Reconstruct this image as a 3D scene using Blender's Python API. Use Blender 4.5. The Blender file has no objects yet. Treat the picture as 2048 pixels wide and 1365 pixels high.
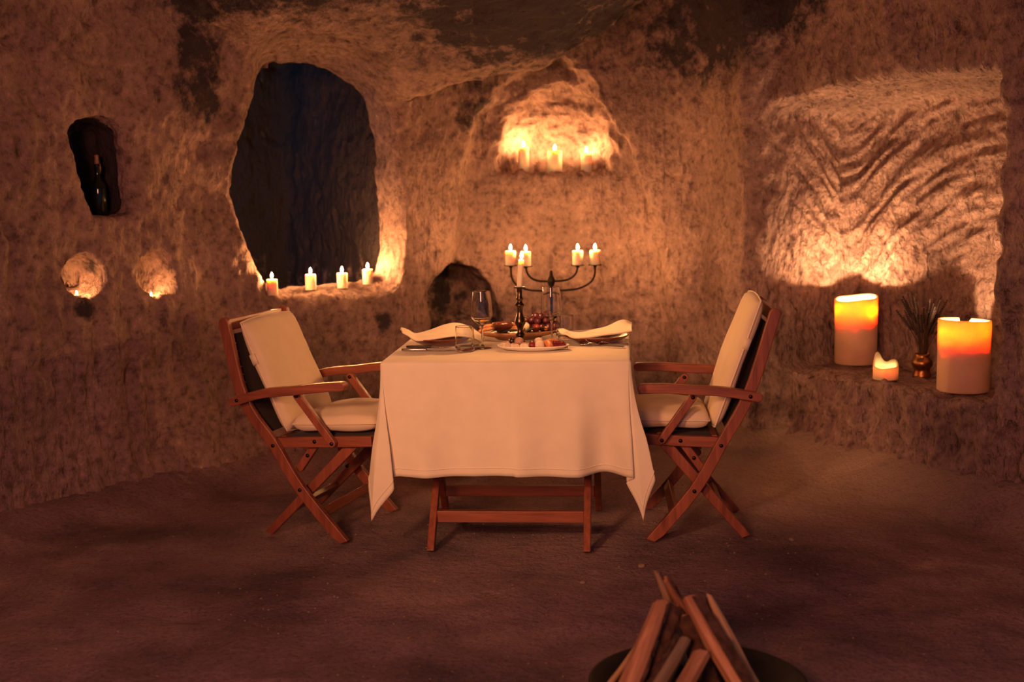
import bpy, bmesh, math, random
import numpy as np
from math import cos, sin, pi, radians, sqrt, atan2
from mathutils import Vector, Matrix
from mathutils.bvhtree import BVHTree

random.seed(7)
rng = np.random.RandomState(7)
scene = bpy.context.scene
COL = scene.collection

# ------------------------------------------------------------------ camera
FPX, CAM_H, PITCH, ROLL = 2600.0, 1.43, radians(7.3), radians(1.1)
cam_d = bpy.data.cameras.new('camera')
cam = bpy.data.objects.new('camera', cam_d)
COL.objects.link(cam)
cam_d.sensor_width = 36.0
cam_d.lens = 36.0 * FPX / 2048.0
cam_d.clip_start, cam_d.clip_end = 0.05, 60
FW = Vector((0, cos(PITCH), -sin(PITCH)))
UP0 = Vector((0, sin(PITCH), cos(PITCH)))
RT0 = Vector((1, 0, 0))
RT = RT0 * cos(ROLL) - UP0 * sin(ROLL)
UP = UP0 * cos(ROLL) + RT0 * sin(ROLL)
CAM = Vector((0, 0, CAM_H))
m = Matrix.Identity(4)
for r in range(3):
    m[r][0], m[r][1], m[r][2], m[r][3] = RT[r], UP[r], -FW[r], CAM[r]
cam.matrix_world = m
cam_d.dof.use_dof = True
cam_d.dof.focus_distance = 4.95
cam_d.dof.aperture_fstop = 2.2
scene.camera = cam


def ray(u, v):
    return FW + RT * ((u - 1024) / FPX) - UP * ((v - 682.5) / FPX)


def at_z(u, v, z):
    d = ray(u, v)
    return CAM + d * ((z - CAM_H) / d.z)


def at_y(u, v, y):
    d = ray(u, v)
    return CAM + d * (y / d.y)


# ------------------------------------------------------------------ world, light, exposure
scene.view_settings.view_transform = 'Standard'
scene.view_settings.look = 'None'
scene.view_settings.gamma = 1.0
scene.view_settings.use_curve_mapping = False
scene.view_settings.exposure = 0.0
scene.cycles.sample_clamp_indirect = 4.0
scene.cycles.max_bounces = 16
scene.cycles.diffuse_bounces = 4
scene.cycles.transmission_bounces = 16
scene.cycles.caustics_reflective = False
scene.cycles.caustics_refractive = False

world = bpy.data.worlds.new('night')
scene.world = world
world.use_nodes = True
bg = world.node_tree.nodes['Background']
bg.inputs[0].default_value = (0.24, 0.27, 0.46, 1)
bg.inputs[1].default_value = 0.30

FIRE = (1.0, 0.40, 0.13)


def lamp(name, kind, loc, power, color=FIRE, radius=0.2, target=None, spot=None, blend=0.5):
    d = bpy.data.lights.new(name, kind)
    d.energy, d.color = power, color
    d.shadow_soft_size = radius
    if kind == 'AREA':
        d.size = 0.35
    if spot:
        d.spot_size, d.spot_blend = radians(spot), blend
    o = bpy.data.objects.new(name, d)
    COL.objects.link(o)
    o.location = loc
    if target is not None:
        o.rotation_euler = (Vector(target) - Vector(loc)).to_track_quat('-Z', 'Y').to_euler()
    return o


# the lanterns of the room's front part, behind the camera
lamp('lantern_front', 'SPOT', (-1.9, 0.4, 2.4), 690, (1.0, 0.43, 0.18), 0.25, (-0.08, 4.95, 0.78), 29, 1.0)
lamp('lantern_back', 'POINT', (-1.0, -1.0, 2.0), 455, (1.0, 0.31, 0.16), 0.5)
lamp('passage_fill', 'AREA', (-2.54, 7.16, 2.1), 3.5, (0.30, 0.6, 1.0), 0.2, (-1.6, 8.1, 1.1))  # added blue fill, unseen inside the passage, lifts its blacks


# ------------------------------------------------------------------ helpers: objects
def link(name, mesh, parent=None, loc=None):
    o = bpy.data.objects.new(name, mesh)
    COL.objects.link(o)
    if parent is not None:
        o.parent = parent
    if loc is not None:
        o.location = loc
    return o


def tag(o, label=None, cat=None, group=None, kind=None):
    if label: o['label'] = label
    if cat: o['category'] = cat
    if group: o['group'] = group
    if kind: o['kind'] = kind
    return o


def thing(name, label, cat, loc=(0, 0, 0), rz=0.0, group=None):
    o = bpy.data.objects.new(name, None)
    o.empty_display_size = 0.05
    COL.objects.link(o)
    o.location = loc
    o.rotation_euler = (0, 0, rz)
    return tag(o, label, cat, group)


def copy_tree(o, parent=None):
    c = o.copy()
    COL.objects.link(c)
    if parent is not None:
        c.parent = parent
    for ch in list(o.children):
        copy_tree(ch, c)
    return c


def bm_obj(name, bm, mat, parent=None, loc=None, smooth=True, bevel=0, recalc=True):
    if recalc:
        bmesh.ops.recalc_face_normals(bm, faces=bm.faces[:])
    me = bpy.data.meshes.new(name)
    bm.to_mesh(me)
    bm.free()
    if smooth:
        me.polygons.foreach_set('use_smooth', [True] * len(me.polygons))
    me.materials.append(mat)
    o = link(name, me, parent, loc)
    if bevel:
        md = o.modifiers.new('bevel', 'BEVEL')
        md.width, md.segments, md.limit_method, md.angle_limit = bevel, 2, 'ANGLE', radians(40)
        md.harden_normals = True
    return o


def lathe(bm, prof, n=32, center=(0, 0, 0), close=False):
    """prof: list of (r, z); r == 0 gives a pole"""
    rings = []
    cx, cy, cz = center
    for r, z in prof:
        if r < 1e-6:
            rings.append([bm.verts.new((cx, cy, cz + z))])
        else:
            rings.append([bm.verts.new((cx + r * cos(2 * pi * k / n), cy + r * sin(2 * pi * k / n), cz + z)) for k in range(n)])
    seq = list(zip(rings[:-1], rings[1:]))
    if close:
        seq.append((rings[-1], rings[0]))
    for a, b in seq:
        for k in range(n):
            k2 = (k + 1) % n
            if len(a) == 1 and len(b) == 1:
                continue
            if len(a) == 1:
                bm.faces.new((a[0], b[k], b[k2]))
            elif len(b) == 1:
                bm.faces.new((a[k], b[0], a[k2]))
            else:
                bm.faces.new((a[k], b[k], b[k2], a[k2]))
    return bm


def tube(bm, pts, rad, n=8, caps=True):
    pts = [Vector(p) for p in pts]
    rads = rad if hasattr(rad, '__len__') else [rad] * len(pts)
    rings = []
    prev = None
    for i, p in enumerate(pts):
        d = (pts[min(i + 1, len(pts) - 1)] - pts[max(i - 1, 0)]).normalized()
        if prev is None:
            a = d.orthogonal().normalized()
        else:
            a = (prev - d * prev.dot(d)).normalized()
        prev = a
        b = d.cross(a)
        rings.append([bm.verts.new(p + (a * cos(2 * pi * k / n) + b * sin(2 * pi * k / n)) * rads[i]) for k in range(n)])
    for a, b in zip(rings[:-1], rings[1:]):
        for k in range(n):
            k2 = (k + 1) % n
            bm.faces.new((a[k], a[k2], b[k2], b[k]))
    if caps:
        bm.faces.new(rings[0][::-1])
        bm.faces.new(rings[-1])
    return bm


def prism(bm, outline, v0, v1, fn=None):
    """extrude a closed (a, b) outline from v0 to v1; fn(a, b, v) -> point"""
    fn = fn or (lambda a, b, v: (a, v, b))
    A = [bm.verts.new(fn(a, b, v0)) for a, b in outline]
    B = [bm.verts.new(fn(a, b, v1)) for a, b in outline]
    n = len(A)
    bm.faces.new(A)
    bm.faces.new(B[::-1])
    for i in range(n):
        bm.faces.new((A[i], B[i], B[(i + 1) % n], A[(i + 1) % n]))
    return bm


def box(bm, lo, hi):
    x0, y0, z0 = lo
    x1, y1, z1 = hi
    return prism(bm, [(x0, z0), (x1, z0), (x1, z1), (x0, z1)], y0, y1)


def strip(pts, w, round0=True, round1=True, seg=6):
    """outline of a flat bar of width w along a polyline in 2D, with round or square ends"""
    P = [Vector(p) for p in pts]
    L, Rr = [], []
    for i, p in enumerate(P):
        d = (P[min(i + 1, len(P) - 1)] - P[max(i - 1, 0)]).normalized()
        nrm = Vector((-d.y, d.x))
        ww = w[i] if hasattr(w, '__len__') else w
        L.append(p + nrm * ww / 2)
        Rr.append(p - nrm * ww / 2)
    out = list(L)

    def cap(p, a, b, fwd):
        r = (a - b).length / 2
        c = (a + b) / 2
        x = (a - c).normalized()
        return [c + (x * cos(t) + fwd * sin(t)) * r for t in [pi * k / seg for k in range(1, seg)]]
    if round1:
        out += cap(P[-1], L[-1], Rr[-1], (P[-1] - P[-2]).normalized())
    out += Rr[::-1]
    if round0:
        out += cap(P[0], Rr[0], L[0], (P[0] - P[1]).normalized())
    return [(q.x, q.y) for q in out]


def smooth_path(pts, k=6):
    """Catmull-Rom through the points"""
    P = [Vector(p) for p in pts]
    P = [P[0] * 2 - P[1]] + P + [P[-1] * 2 - P[-2]]
    out = []
    for i in range(1, len(P) - 2):
        for j in range(k):
            t = j / k
            a, b, c, d = P[i - 1], P[i], P[i + 1], P[i + 2]
            out.append(0.5 * ((2 * b) + (c - a) * t + (2 * a - 5 * b + 4 * c - d) * t * t + (3 * b - a - 3 * c + d) * t ** 3))
    out.append(P[-2])
    return out


# ------------------------------------------------------------------ helpers: materials
def node_mat(name):
    mt = bpy.data.materials.new(name)
    mt.use_nodes = True
    nt = mt.node_tree
    bsdf = nt.nodes['Principled BSDF']
    return mt, nt, bsdf


def nd(nt, kind, **kw):
    n = nt.nodes.new(kind)
    for k, v in kw.items():
        if k.startswith('i_'):
            n.inputs[k[2:].replace('_', ' ')].default_value = v
        elif k.startswith('n_'):
            n.inputs[int(k[2:])].default_value = v
        else:
            setattr(n, k, v)
    return n


def ramp(nt, stops, fac):
    n = nt.nodes.new('ShaderNodeValToRGB')
    el = n.color_ramp.elements
    while len(el) < len(stops):
        el.new(0.5)
    for e, (p, c) in zip(el, stops):
        e.position = p
        e.color = (*c, 1) if len(c) == 3 else c
    nt.links.new(fac, n.inputs[0])
    return n.outputs[0]


def simple_mat(name, color, rough=0.5, metal=0.0, var=0.15, scale=30, bump=0.0, spec=0.5, **kw):
    mt, nt, b = node_mat(name)
    tc = nd(nt, 'ShaderNodeTexCoord')
    nz = nd(nt, 'ShaderNodeTexNoise', i_Scale=scale, i_Detail=4.0)
    nt.links.new(tc.outputs['Object'], nz.inputs['Vector'])
    c0 = tuple(max(0, c * (1 - var)) for c in color)
    c1 = tuple(min(1, c * (1 + var)) for c in color)
    nt.links.new(ramp(nt, [(0.3, c0), (0.7, c1)], nz.outputs['Fac']), b.inputs['Base Color'])
    b.inputs['Roughness'].default_value = rough
    b.inputs['Metallic'].default_value = metal
    b.inputs['Specular IOR Level'].default_value = spec
    for k, v in kw.items():
        b.inputs[k.replace('_', ' ')].default_value = v
    if bump:
        bp = nd(nt, 'ShaderNodeBump', i_Strength=bump, i_Distance=0.01)
        nt.links.new(nz.outputs['Fac'], bp.inputs['Height'])
        nt.links.new(bp.outputs[0], b.inputs['Normal'])
    return mt


# ------------------------------------------------------------------ numpy noise
def _hash(i, j, k, s):
    with np.errstate(over='ignore'):
        h = (i.astype(np.uint32) * np.uint32(374761393) + j.astype(np.uint32) * np.uint32(668265263)
             + k.astype(np.uint32) * np.uint32(2246822519) + np.uint32(s * 3266489917 & 0xffffffff))
        h = (h ^ (h >> np.uint32(13))) * np.uint32(1274126177)
        h = h ^ (h >> np.uint32(16))
    return (h & np.uint32(0xffff)).astype(np.float32) / 65535.0


def vnoise(p, s=0):
    f = np.floor(p)
    t = (p - f).astype(np.float32)
    t = t * t * (3 - 2 * t)
    i, j, k = (f[:, c].astype(np.int64) & 0xffffffff for c in range(3))
    r = 0
    for dx in (0, 1):
        wx = t[:, 0] if dx else 1 - t[:, 0]
        for dy in (0, 1):
            wy = t[:, 1] if dy else 1 - t[:, 1]
            for dz in (0, 1):
                wz = t[:, 2] if dz else 1 - t[:, 2]
                r = r + wx * wy * wz * _hash(i + dx, j + dy, k + dz, s)
    return r * 2 - 1


def fbm(p, octv=3, s=0, gain=0.5):
    a, r, q = 1.0, 0, np.array(p, dtype=np.float32)
    for o in range(octv):
        r = r + a * vnoise(q, s + o)
        a *= gain
        q = q * 2.03 + 11.3
    return r


# ------------------------------------------------------------------ the rock: signed distance of the air
def sstep(a, b, x):
    t = np.clip((x - a) / (b - a), 0, 1)
    return t * t * (3 - 2 * t)


def smin(a, b, k):
    h = np.clip(0.5 + 0.5 * (b - a) / k, 0, 1)
    return b * (1 - h) + a * h - k * h * (1 - h)


def smax(a, b, k):
    return -smin(-a, -b, k)


def poly_sd(x, y, pts):
    P = np.array(pts, dtype=np.float32)
    n = len(P)
    d = np.full(np.broadcast(x, y).shape, 1e9, dtype=np.float32)
    s = np.ones_like(d)
    j = n - 1
    for i in range(n):
        ex, ey = P[j] - P[i]
        wx, wy = x - P[i, 0], y - P[i, 1]
        t = np.clip((wx * ex + wy * ey) / (ex * ex + ey * ey), 0, 1)
        bx, by = wx - ex * t, wy - ey * t
        d = np.minimum(d, bx * bx + by * by)
        c1, c2, c3 = y >= P[i, 1], y < P[j, 1], ex * wy > ey * wx
        flip = (c1 & c2 & c3) | (~c1 & ~c2 & ~c3)
        s = np.where(flip, -s, s)
        j = i
    return s * np.sqrt(d)


PLAN = [(-3.0, 1.0), (-2.75, 3.0), (-2.12, 5.12), (-1.90, 5.48), (-1.69, 5.80), (-1.40, 6.18), (-1.32, 6.25), (-0.54, 6.70),
        (-0.42, 6.83), (-0.25, 7.00), (0.0, 7.10), (0.3, 7.14), (0.6, 7.10), (0.84, 6.97), (1.01, 6.82), (1.11, 6.52), (1.15, 6.45), (1.28, 6.44), (1.36, 6.40), (1.57, 6.02), (1.78, 5.63),
        (1.955, 5.30), (2.10, 5.10), (2.55, 3.6), (2.9, 1.0)]
WIN_A, WIN_B = Vector((-1.32, 6.25)), Vector((-0.54, 6.70))
WINDOW = [(.14, 1.995), (.081, 1.807), (.036, 1.572), (.012, 1.383), (.029, 1.215), (.071, 1.045), (.15, .875), (.30, .825),
          (.584, .818), (.75, .83), (.865, .885), (.905, 1.055), (.905, 1.312), (.90, 1.565), (.865, 1.74), (.80, 1.88),
          (.63, 2.02), (.474, 2.08), (.309, 2.11), (.193, 2.07)]
SLOT_A, SLOT_B = Vector((-2.1, 5.16)), Vector((-1.69, 5.80))
SLOT = [(.488, 1.649), (.537, 1.683), (.672, 1.703), (.755, 1.653), (.785, 1.483), (.80, 1.328), (.761, 1.28), (.614, 1.284),
        (.57, 1.313), (.522, 1.485), (.495, 1.58)]
ARCH = [(-.28, -.4), (-.28, 1.0), (-.26, 1.45), (-.17, 1.75), (.02, 1.94), (.26, 2.08), (.45, 1.92), (.63, 1.55), (.75, 1.25),
        (.82, 1.0), (.86, .6), (.88, -.4)]
SHRINE = [(-.065, 1.425), (-.07, 1.50), (-.043, 1.67), (.068, 1.814), (.20, 1.885), (.311, 1.915), (.40, 1.885), (.471, 1.82),
          (.55, 1.62), (.565, 1.50), (.562, 1.425)]
NI_A, NI_B = Vector((1.31, 6.50)), Vector((1.955, 5.30))   # mouth of the bench alcove, in plan

GX0, GX1, GY0, GY1, GZ0, GZ1, VS = -3.1, 3.1, 2.3, 9.0, -0.2, 2.72, 0.025
gx = np.arange(GX0, GX1, VS, dtype=np.float32)
gy = np.arange(GY0, GY1, VS, dtype=np.float32)
gz = np.arange(GZ0, GZ1, VS, dtype=np.float32)


def build_air():
    X2, Y2 = np.meshgrid(gx, gy, indexing='ij')
    # room: plan polygon under a sagging ceiling
    pl = poly_sd(X2, Y2, PLAN)
    low = sstep(5.1, 6.75, Y2) * (1 - sstep(0.05, 1.1, X2)) * (0.4 + 0.6 * sstep(-1.9, -1.0, X2))
    low = low * (1 - sstep(6.70, 6.80, Y2) * sstep(-0.78, -0.58, X2)) + 0.16 * np.exp(-((X2 + 0.45) / 0.22) ** 2 - ((Y2 - 6.62) / 0.12) ** 2)
    ce = 2.58 - 0.10 * sstep(3.5, 6.5, Y2) - 0.56 * low
    wall = pl[:, :, None] + 0.09 * np.exp(-np.clip(gz, 0, 9) / 0.16)[None, None, :] * sstep(-2.3, -1.8, X2)[:, :, None]
    air = smax(wall, gz[None, None, :] - ce[:, :, None], 0.09).astype(np.float32)

    def sub(x0, x1, y0, y1, z0, z1):
        i0, i1 = np.searchsorted(gx, [x0, x1])
        j0, j1 = np.searchsorted(gy, [y0, y1])
        k0, k1 = np.searchsorted(gz, [z0, z1])
        sl = (slice(i0, i1), slice(j0, j1), slice(k0, k1))
        X, Y, Z = np.meshgrid(gx[i0:i1], gy[j0:j1], gz[k0:k1], indexing='ij')
        return sl, X, Y, Z

    def hole(a, b, outline, t0, t1, box_, taper, k, cap=0.05, top=0.0):
        t = (b - a).normalized()
        n = Vector((-t.y, t.x))
        sl, X, Y, Z = sub(*box_)
        s = (X - a.x) * t.x + (Y - a.y) * t.y
        dd = (X - a.x) * n.x + (Y - a.y) * n.y
        h = poly_sd(s, Z, outline) + np.clip(dd, -0.1, 2) * (taper + top * sstep(1.55, 1.85, Z) * sstep(0.75, 0.30, s))
        h = smax(h, np.maximum(t0 - dd, dd - t1), cap)
        air[sl] = smin(air[sl], h, k)

    # apse behind the candelabra
    sl, X, Y, Z = sub(-1.0, 1.4, 6.2, 7.6, -0.3, 2.4)
    ap = poly_sd(X, Z, ARCH)
    bow = 7.24 - 0.16 * ((X - 0.2) / 0.65) ** 2
    air[sl] = smin(air[sl], smax(ap, np.maximum(6.70 - Y, Y - bow), 0.07), 0.04)
    # crack that edges the arch on its right
    # low dark hole to the left of the apse
    sl, X, Y, Z = sub(-0.7, 0.4, 6.5, 8.3, -0.3, 1.3)
    lo = poly_sd(X + 0.12 * (Y - 7.0), Z, [(-.44, .1), (-.43, .80), (-.40, .88), (-.32, .93), (-.2, .90), (-.10, .80), (-.04, .6), (-.02, .1)])
    lo = smax(lo, np.maximum(6.7 - Y, Y - 7.55), 0.05)
    air[sl] = smin(air[sl], lo, 0.06)
    # candle niche in the apse
    sl, X, Y, Z = sub(-0.3, 0.9, 6.7, 7.9, 1.2, 2.2)
    sh = poly_sd(X, Z, SHRINE)
    bk = 7.45 - 0.18 * ((X - 0.25) / 0.34) ** 2 - 0.10 * sstep(1.55, 1.95, Z)
    air[sl] = smin(air[sl], smax(sh, np.maximum(6.9 - Y, Y - bk), 0.05), 0.012)
    # window into the dark passage, and the passage
    hole(WIN_A, WIN_B, WINDOW, -0.25, 0.60, (-2.4, 0.2, 5.6, 7.9, 0.6, 2.4), 0.16, 0.03, top=0.32)
    sl, X, Y, Z = sub(-3.2, 0.3, 6.0, 9.1, -0.3, 2.8)
    t = (WIN_B - WIN_A).normalized()
    s = (X - WIN_A.x) * t.x + (Y - WIN_A.y) * t.y
    dd = -(X - WIN_A.x) * t.y + (Y - WIN_A.y) * t.x
    ch = smax(smax(np.maximum(-1.3 - s, s - 0.93), np.maximum(0.27 - dd, dd - 1.75), 0.10), np.maximum(-0.1 - Z, Z - 2.42), 0.15)
    air[sl] = smin(air[sl], ch, 0.02)
    # small slot with the bottle
    hole(SLOT_A, SLOT_B, SLOT, -0.2, 0.30, (-3.0, -1.4, 4.9, 6.4, 1.1, 1.9), 0.06, 0.03, 0.03)
    # two round tealight hollows
    for (cx, cy, cz, rx, rz, fl) in ((-1.835, 5.60, 1.02, .078, .088, .945), (-1.625, 5.935, 1.005, .082, .115, .893)):
        sl, X, Y, Z = sub(cx - .4, cx + .4, cy - .4, cy + .4, cz - .3, cz + .4)
        s = (X - cx) * 0.54 + (Y - cy) * 0.84
        dd = -(X - cx) * 0.84 + (Y - cy) * 0.54
        e = (np.sqrt((s / rx) ** 2 + ((Z - cz) / rz) ** 2 + (dd / 0.20) ** 2) - 1) * rx
        e = e + 0.010 * np.sin(X * 61 + Z * 40) * np.sin(Z * 57 - Y * 33 + 1) + 0.008 * np.sin(Y * 90 + Z * 75)
        air[sl] = smin(air[sl], smax(e, fl - Z, 0.02), 0.015)
    # bench alcove in the right wall
    t = (NI_B - NI_A).normalized()
    n = Vector((-t.y, t.x))
    sl, X, Y, Z = sub(1.0, 3.1, 4.7, 7.6, 0.1, 2.2)
    s = (X - NI_A.x) * t.x + (Y - NI_A.y) * t.y
    dd = (X - NI_A.x) * n.x + (Y - NI_A.y) * n.y
    L = (NI_B - NI_A).length
    zt = 1.745 + 0.07 * np.clip(s / L, 0, 1) + 0.04 * np.sin(np.clip(s / L, 0, 1) * pi) - 0.10 * np.clip(dd, 0, 1)
    zf = 0.452 - 0.0 * s
    wob = 0.03 * np.sin(Z * 5.2) - 0.05 * (Z - 0.42)
    bx = smax(np.maximum(-s + 0.02 + 0.05 * sstep(0.9, 0.4, Z), s - L - 0.02 + wob * 0.6), np.maximum(zf - Z, Z - zt), 0.05)
    bx = smax(bx, np.maximum(-dd - 0.3, dd - 0.53), 0.08)
    air[sl] = smin(air[sl], bx, 0.02)
    return air


def surface_nets(a):
    sg = a > 0
    nx, ny, nz = a.shape
    c8 = [sg[dx:nx - 1 + dx, dy:ny - 1 + dy, dz:nz - 1 + dz] for dx in (0, 1) for dy in (0, 1) for dz in (0, 1)]
    cnt = np.zeros(c8[0].shape, np.uint8)
    for c in c8:
        cnt += c
    I, J, K = np.nonzero((cnt > 0) & (cnt < 8))
    idx = np.full(cnt.shape, -1, np.int32)
    idx[I, J, K] = np.arange(len(I))
    acc = np.zeros((len(I), 3), np.float32)
    num = np.zeros(len(I), np.float32)
    corner = [(dx, dy, dz) for dx in (0, 1) for dy in (0, 1) for dz in (0, 1)]
    for p in corner:
        for ax in range(3):
            if p[ax]:
                continue
            q = list(p)
            q[ax] = 1
            v0 = a[I + p[0], J + p[1], K + p[2]]
            v1 = a[I + q[0], J + q[1], K + q[2]]
            cr = (v0 > 0) != (v1 > 0)
            t = np.where(cr, v0 / np.where(cr, v0 - v1, 1), 0)
            for c in range(3):
                acc[:, c] += np.where(cr, p[c] + (t if c == ax else 0), 0)
            num += cr
    V = acc / num[:, None] + np.stack([I, J, K], 1)
    V = V * VS + np.array([GX0, GY0, GZ0], np.float32)
    Q = []
    for ax in range(3):
        b, c = (ax + 1) % 3, (ax + 2) % 3
        s0 = [slice(1, -1)] * 3
        s1 = [slice(1, -1)] * 3
        s0[ax] = slice(0, -1)
        s1[ax] = slice(1, None)
        A0, A1 = sg[tuple(s0)], sg[tuple(s1)]
        E = np.stack(np.nonzero(A0 != A1), 1)
        pos = A1[E[:, 0], E[:, 1], E[:, 2]]
        E = E + 1
        E[:, ax] -= 1

        def cell(db, dc):
            q = E.copy()
            q[:, b] += db
            q[:, c] += dc
            return idx[q[:, 0], q[:, 1], q[:, 2]]
        q = np.stack([cell(-1, -1), cell(0, -1), cell(0, 0), cell(-1, 0)], 1)
        q[pos] = q[pos][:, ::-1]
        Q.append(q)
    return V, np.concatenate(Q)


def subdivide(V, Q):
    e = np.concatenate([np.sort(Q[:, [i, (i + 1) % 4]], 1) for i in range(4)])
    key = e[:, 0].astype(np.int64) * len(V) + e[:, 1]
    uk, inv = np.unique(key, return_inverse=True)
    ea, eb = uk // len(V), uk % len(V)
    n0 = len(V)
    mid = (V[ea] + V[eb]) / 2
    cen = V[Q].mean(1)
    V2 = np.concatenate([V, mid, cen])
    inv = inv.reshape(4, -1) + n0
    fc = np.arange(len(Q)) + n0 + len(mid)
    Qs = [np.stack([Q[:, i], inv[i], fc, inv[(i + 3) % 4]], 1) for i in range(4)]
    return V2, np.concatenate(Qs)


def relax(V, Q, it=1, lam=0.5):
    for _ in range(it):
        s = np.zeros_like(V)
        c = np.bincount(Q.ravel(), minlength=len(V)).astype(np.float32)
        cen = V[Q].mean(1)
        for d in range(3):
            s[:, d] = np.bincount(Q.ravel(), np.repeat(cen[:, d], 4), minlength=len(V))
        V = V * (1 - lam) + lam * s / np.maximum(c, 1)[:, None]
    return V.astype(np.float32)


def vnormals(V, Q):
    fn = np.cross(V[Q[:, 2]] - V[Q[:, 0]], V[Q[:, 3]] - V[Q[:, 1]])
    N = np.stack([np.bincount(Q.ravel(), np.repeat(fn[:, d], 4), minlength=len(V)) for d in range(3)], 1)
    return (N / np.maximum(np.linalg.norm(N, axis=1), 1e-9)[:, None]).astype(np.float32)


def gauss(V, c, r):
    c, r = np.array(c, np.float32), np.array(r, np.float32)
    return np.exp(-(((V - c) / r) ** 2).sum(1))


def build_rock():
    air = build_air()
    V, Q = surface_nets(air)
    # what the camera can never see or be lit by is dropped: the outer rim of the block
    V = relax(V, Q, 2, 0.5)
    V, Q = subdivide(V, Q)
    V = relax(V, Q, 1, 0.5)
    N = vnormals(V, Q)
    x, y, z = V[:, 0], V[:, 1], V[:, 2]
    t = (NI_B - NI_A).normalized()
    n = Vector((-t.y, t.x))
    s = (x - NI_A.x) * t.x + (y - NI_A.y) * t.y
    dd = (x - NI_A.x) * n.x + (y - NI_A.y) * n.y
    alc = sstep(0.03, 0.10, dd) * (s > -0.1) * (s < 1.85) * (z > 0.40) * (z < 1.9) * (x > 1.2)
    shr = (y > 7.12) * (z > 1.40) * (z < 2.0) * (x > -0.15) * (x < 0.65)
    right = sstep(0.9, 1.3, x) * (1 - alc)
    left = sstep(-0.9, -1.3, x) * (y < 6.6)
    # broad lumps and mid-size dents
    d = 0.030 * fbm(V * 2.1, 3, 1) * (1 - 0.7 * np.maximum(alc, shr))
    d += 0.010 * fbm(V * 9.0, 3, 5)
    # vertical pick strokes, strongest low on the left wall and under the bench
    st = fbm(np.stack([x * 17, y * 17, z * 3.2], 1), 3, 21)
    d += 0.006 * fbm(V * 24.0, 2, 15) * (1 - alc)
    d += st * (0.003 + 0.018 * left * sstep(1.2, 0.6, z) + 0.030 * right * sstep(0.5, 0.4, z) + 0.004 * right)
    # rough slanted strokes on the near right wall and high up
    dg = fbm(np.stack([x * 12, (y * 0.8 + z * 0.55) * 14, (z * 0.8 - y * 0.5) * 4], 1), 3, 31)
    d += dg * 0.022 * right * np.maximum(sstep(5.5, 5.2, y), sstep(1.75, 1.95, z))
    # scalloped arcs inside the alcove (cut by hand around two centres)
    bw = dd > 0.42
    r1 = np.sqrt((s - 1.0) ** 2 + (z - 0.35) ** 2)
    th = np.arctan2(z - 0.35, s - 1.0)
    wv = fbm(np.stack([r1 * 36, th * 5.5, np.zeros_like(r1)], 1), 3, 41)
    r2 = (z - 0.9 * dd * 1.6)
    wv2 = fbm(np.stack([(z + dd * 1.3) * 30, (dd - z) * 5, np.zeros_like(z)], 1), 3, 45)
    d += alc * np.where(bw, wv, wv2) * 0.013 * sstep(0.44, 0.7, z)
    # arcs in the candle niche
    r3 = np.sqrt((x - 0.27) ** 2 + (z - 1.38) ** 2)
    t3 = np.arctan2(z - 1.38, x - 0.27)
    d += shr * fbm(np.stack([r3 * 40, t3 * 4.5, y * 3], 1), 3, 51) * 0.015
    # pits
    pit = np.clip(fbm(np.stack([x * 14, y * 14, z * 9], 1), 2, 61) - 0.42, 0, 1)
    d -= 0.03 * pit * (1 - 0.5 * alc)
    # the dark crack beside the arch, and a smooth boulder at the foot of the left wall
    ck = np.array([(.259, 2.035), (.36, 1.95), (.47, 1.82), (.56, 1.68), (.631, 1.551), (.70, 1.36), (.74, 1.25), (.80, 1.12), (.82, 1.03)], np.float32)
    dm = np.full(len(V), 9.0, np.float32)
    wx = x + 0.012 * fbm(V * 12, 2, 81)
    for (ax_, az_), (bx_, bz_) in zip(ck[:-1], ck[1:]):
        ex, ez = bx_ - ax_, bz_ - az_
        tt = np.clip(((wx - ax_) * ex + (z - az_) * ez) / (ex * ex + ez * ez), 0, 1)
        dm = np.minimum(dm, np.hypot(wx - ax_ - tt * ex, z - az_ - tt * ez))
    d += 0.022 * np.exp(-((z - 1.412) / 0.016) ** 2) * sstep(-0.12, -0.06, x) * sstep(0.62, 0.56, x) * (y > 6.9) * (y < 7.3)
    d -= 0.035 * np.exp(-(dm / 0.014) ** 2) * (y > 6.7)
    V = V + N * d[:, None]
    N = vnormals(V, Q)
    x, y, z = V[:, 0], V[:, 1], V[:, 2]
    # old smoke stains under the roof and beside the window, plus painted shade
    soot_shade = 0.80 * gauss(V, (0.05, 6.05, 2.15), (0.66, 0.80, 0.26)) + 0.62 * gauss(V, (-1.42, 6.1, 1.95), (0.12, 0.22, 0.45))
    soot_shade += 0.7 * gauss(V, (-1.15, 6.1, 2.25), (0.5, 0.6, 0.10)) + 0.5 * gauss(V, (0.85, 6.7, 2.1), (0.55, 0.6, 0.30))
    soot_shade += 0.8 * gauss(V, (-0.1, 6.9, 1.75), (0.20, 0.3, 0.22)) + 0.7 * gauss(V, (1.02, 7.1, 1.58), (0.06, 0.3, 0.2))
    soot_shade += 0.6 * gauss(V, (-0.24, 7.4, 0.6), (0.3, 0.35, 0.4)) * (y > 7.12)  # darkens the low hole: its shade is put into the colour
    soot_shade += 0.95 * gauss(V, (-1.83, 5.57, 0.885), (0.05, 0.08, 0.055)) + 0.8 * gauss(V, (-1.85, 5.66, 1.06), (0.06, 0.1, 0.06))
    soot_shade += 0.7 * gauss(V, (-0.66, 6.65, 0.70), (0.06, 0.2, 0.07)) + 0.6 * gauss(V, (1.3, 6.6, 2.3), (0.4, 0.7, 0.3))
    far = ((-(x - WIN_A.x) * 0.5 + (y - WIN_A.y) * 0.866) > 0.32) & (x < -0.35)
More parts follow.
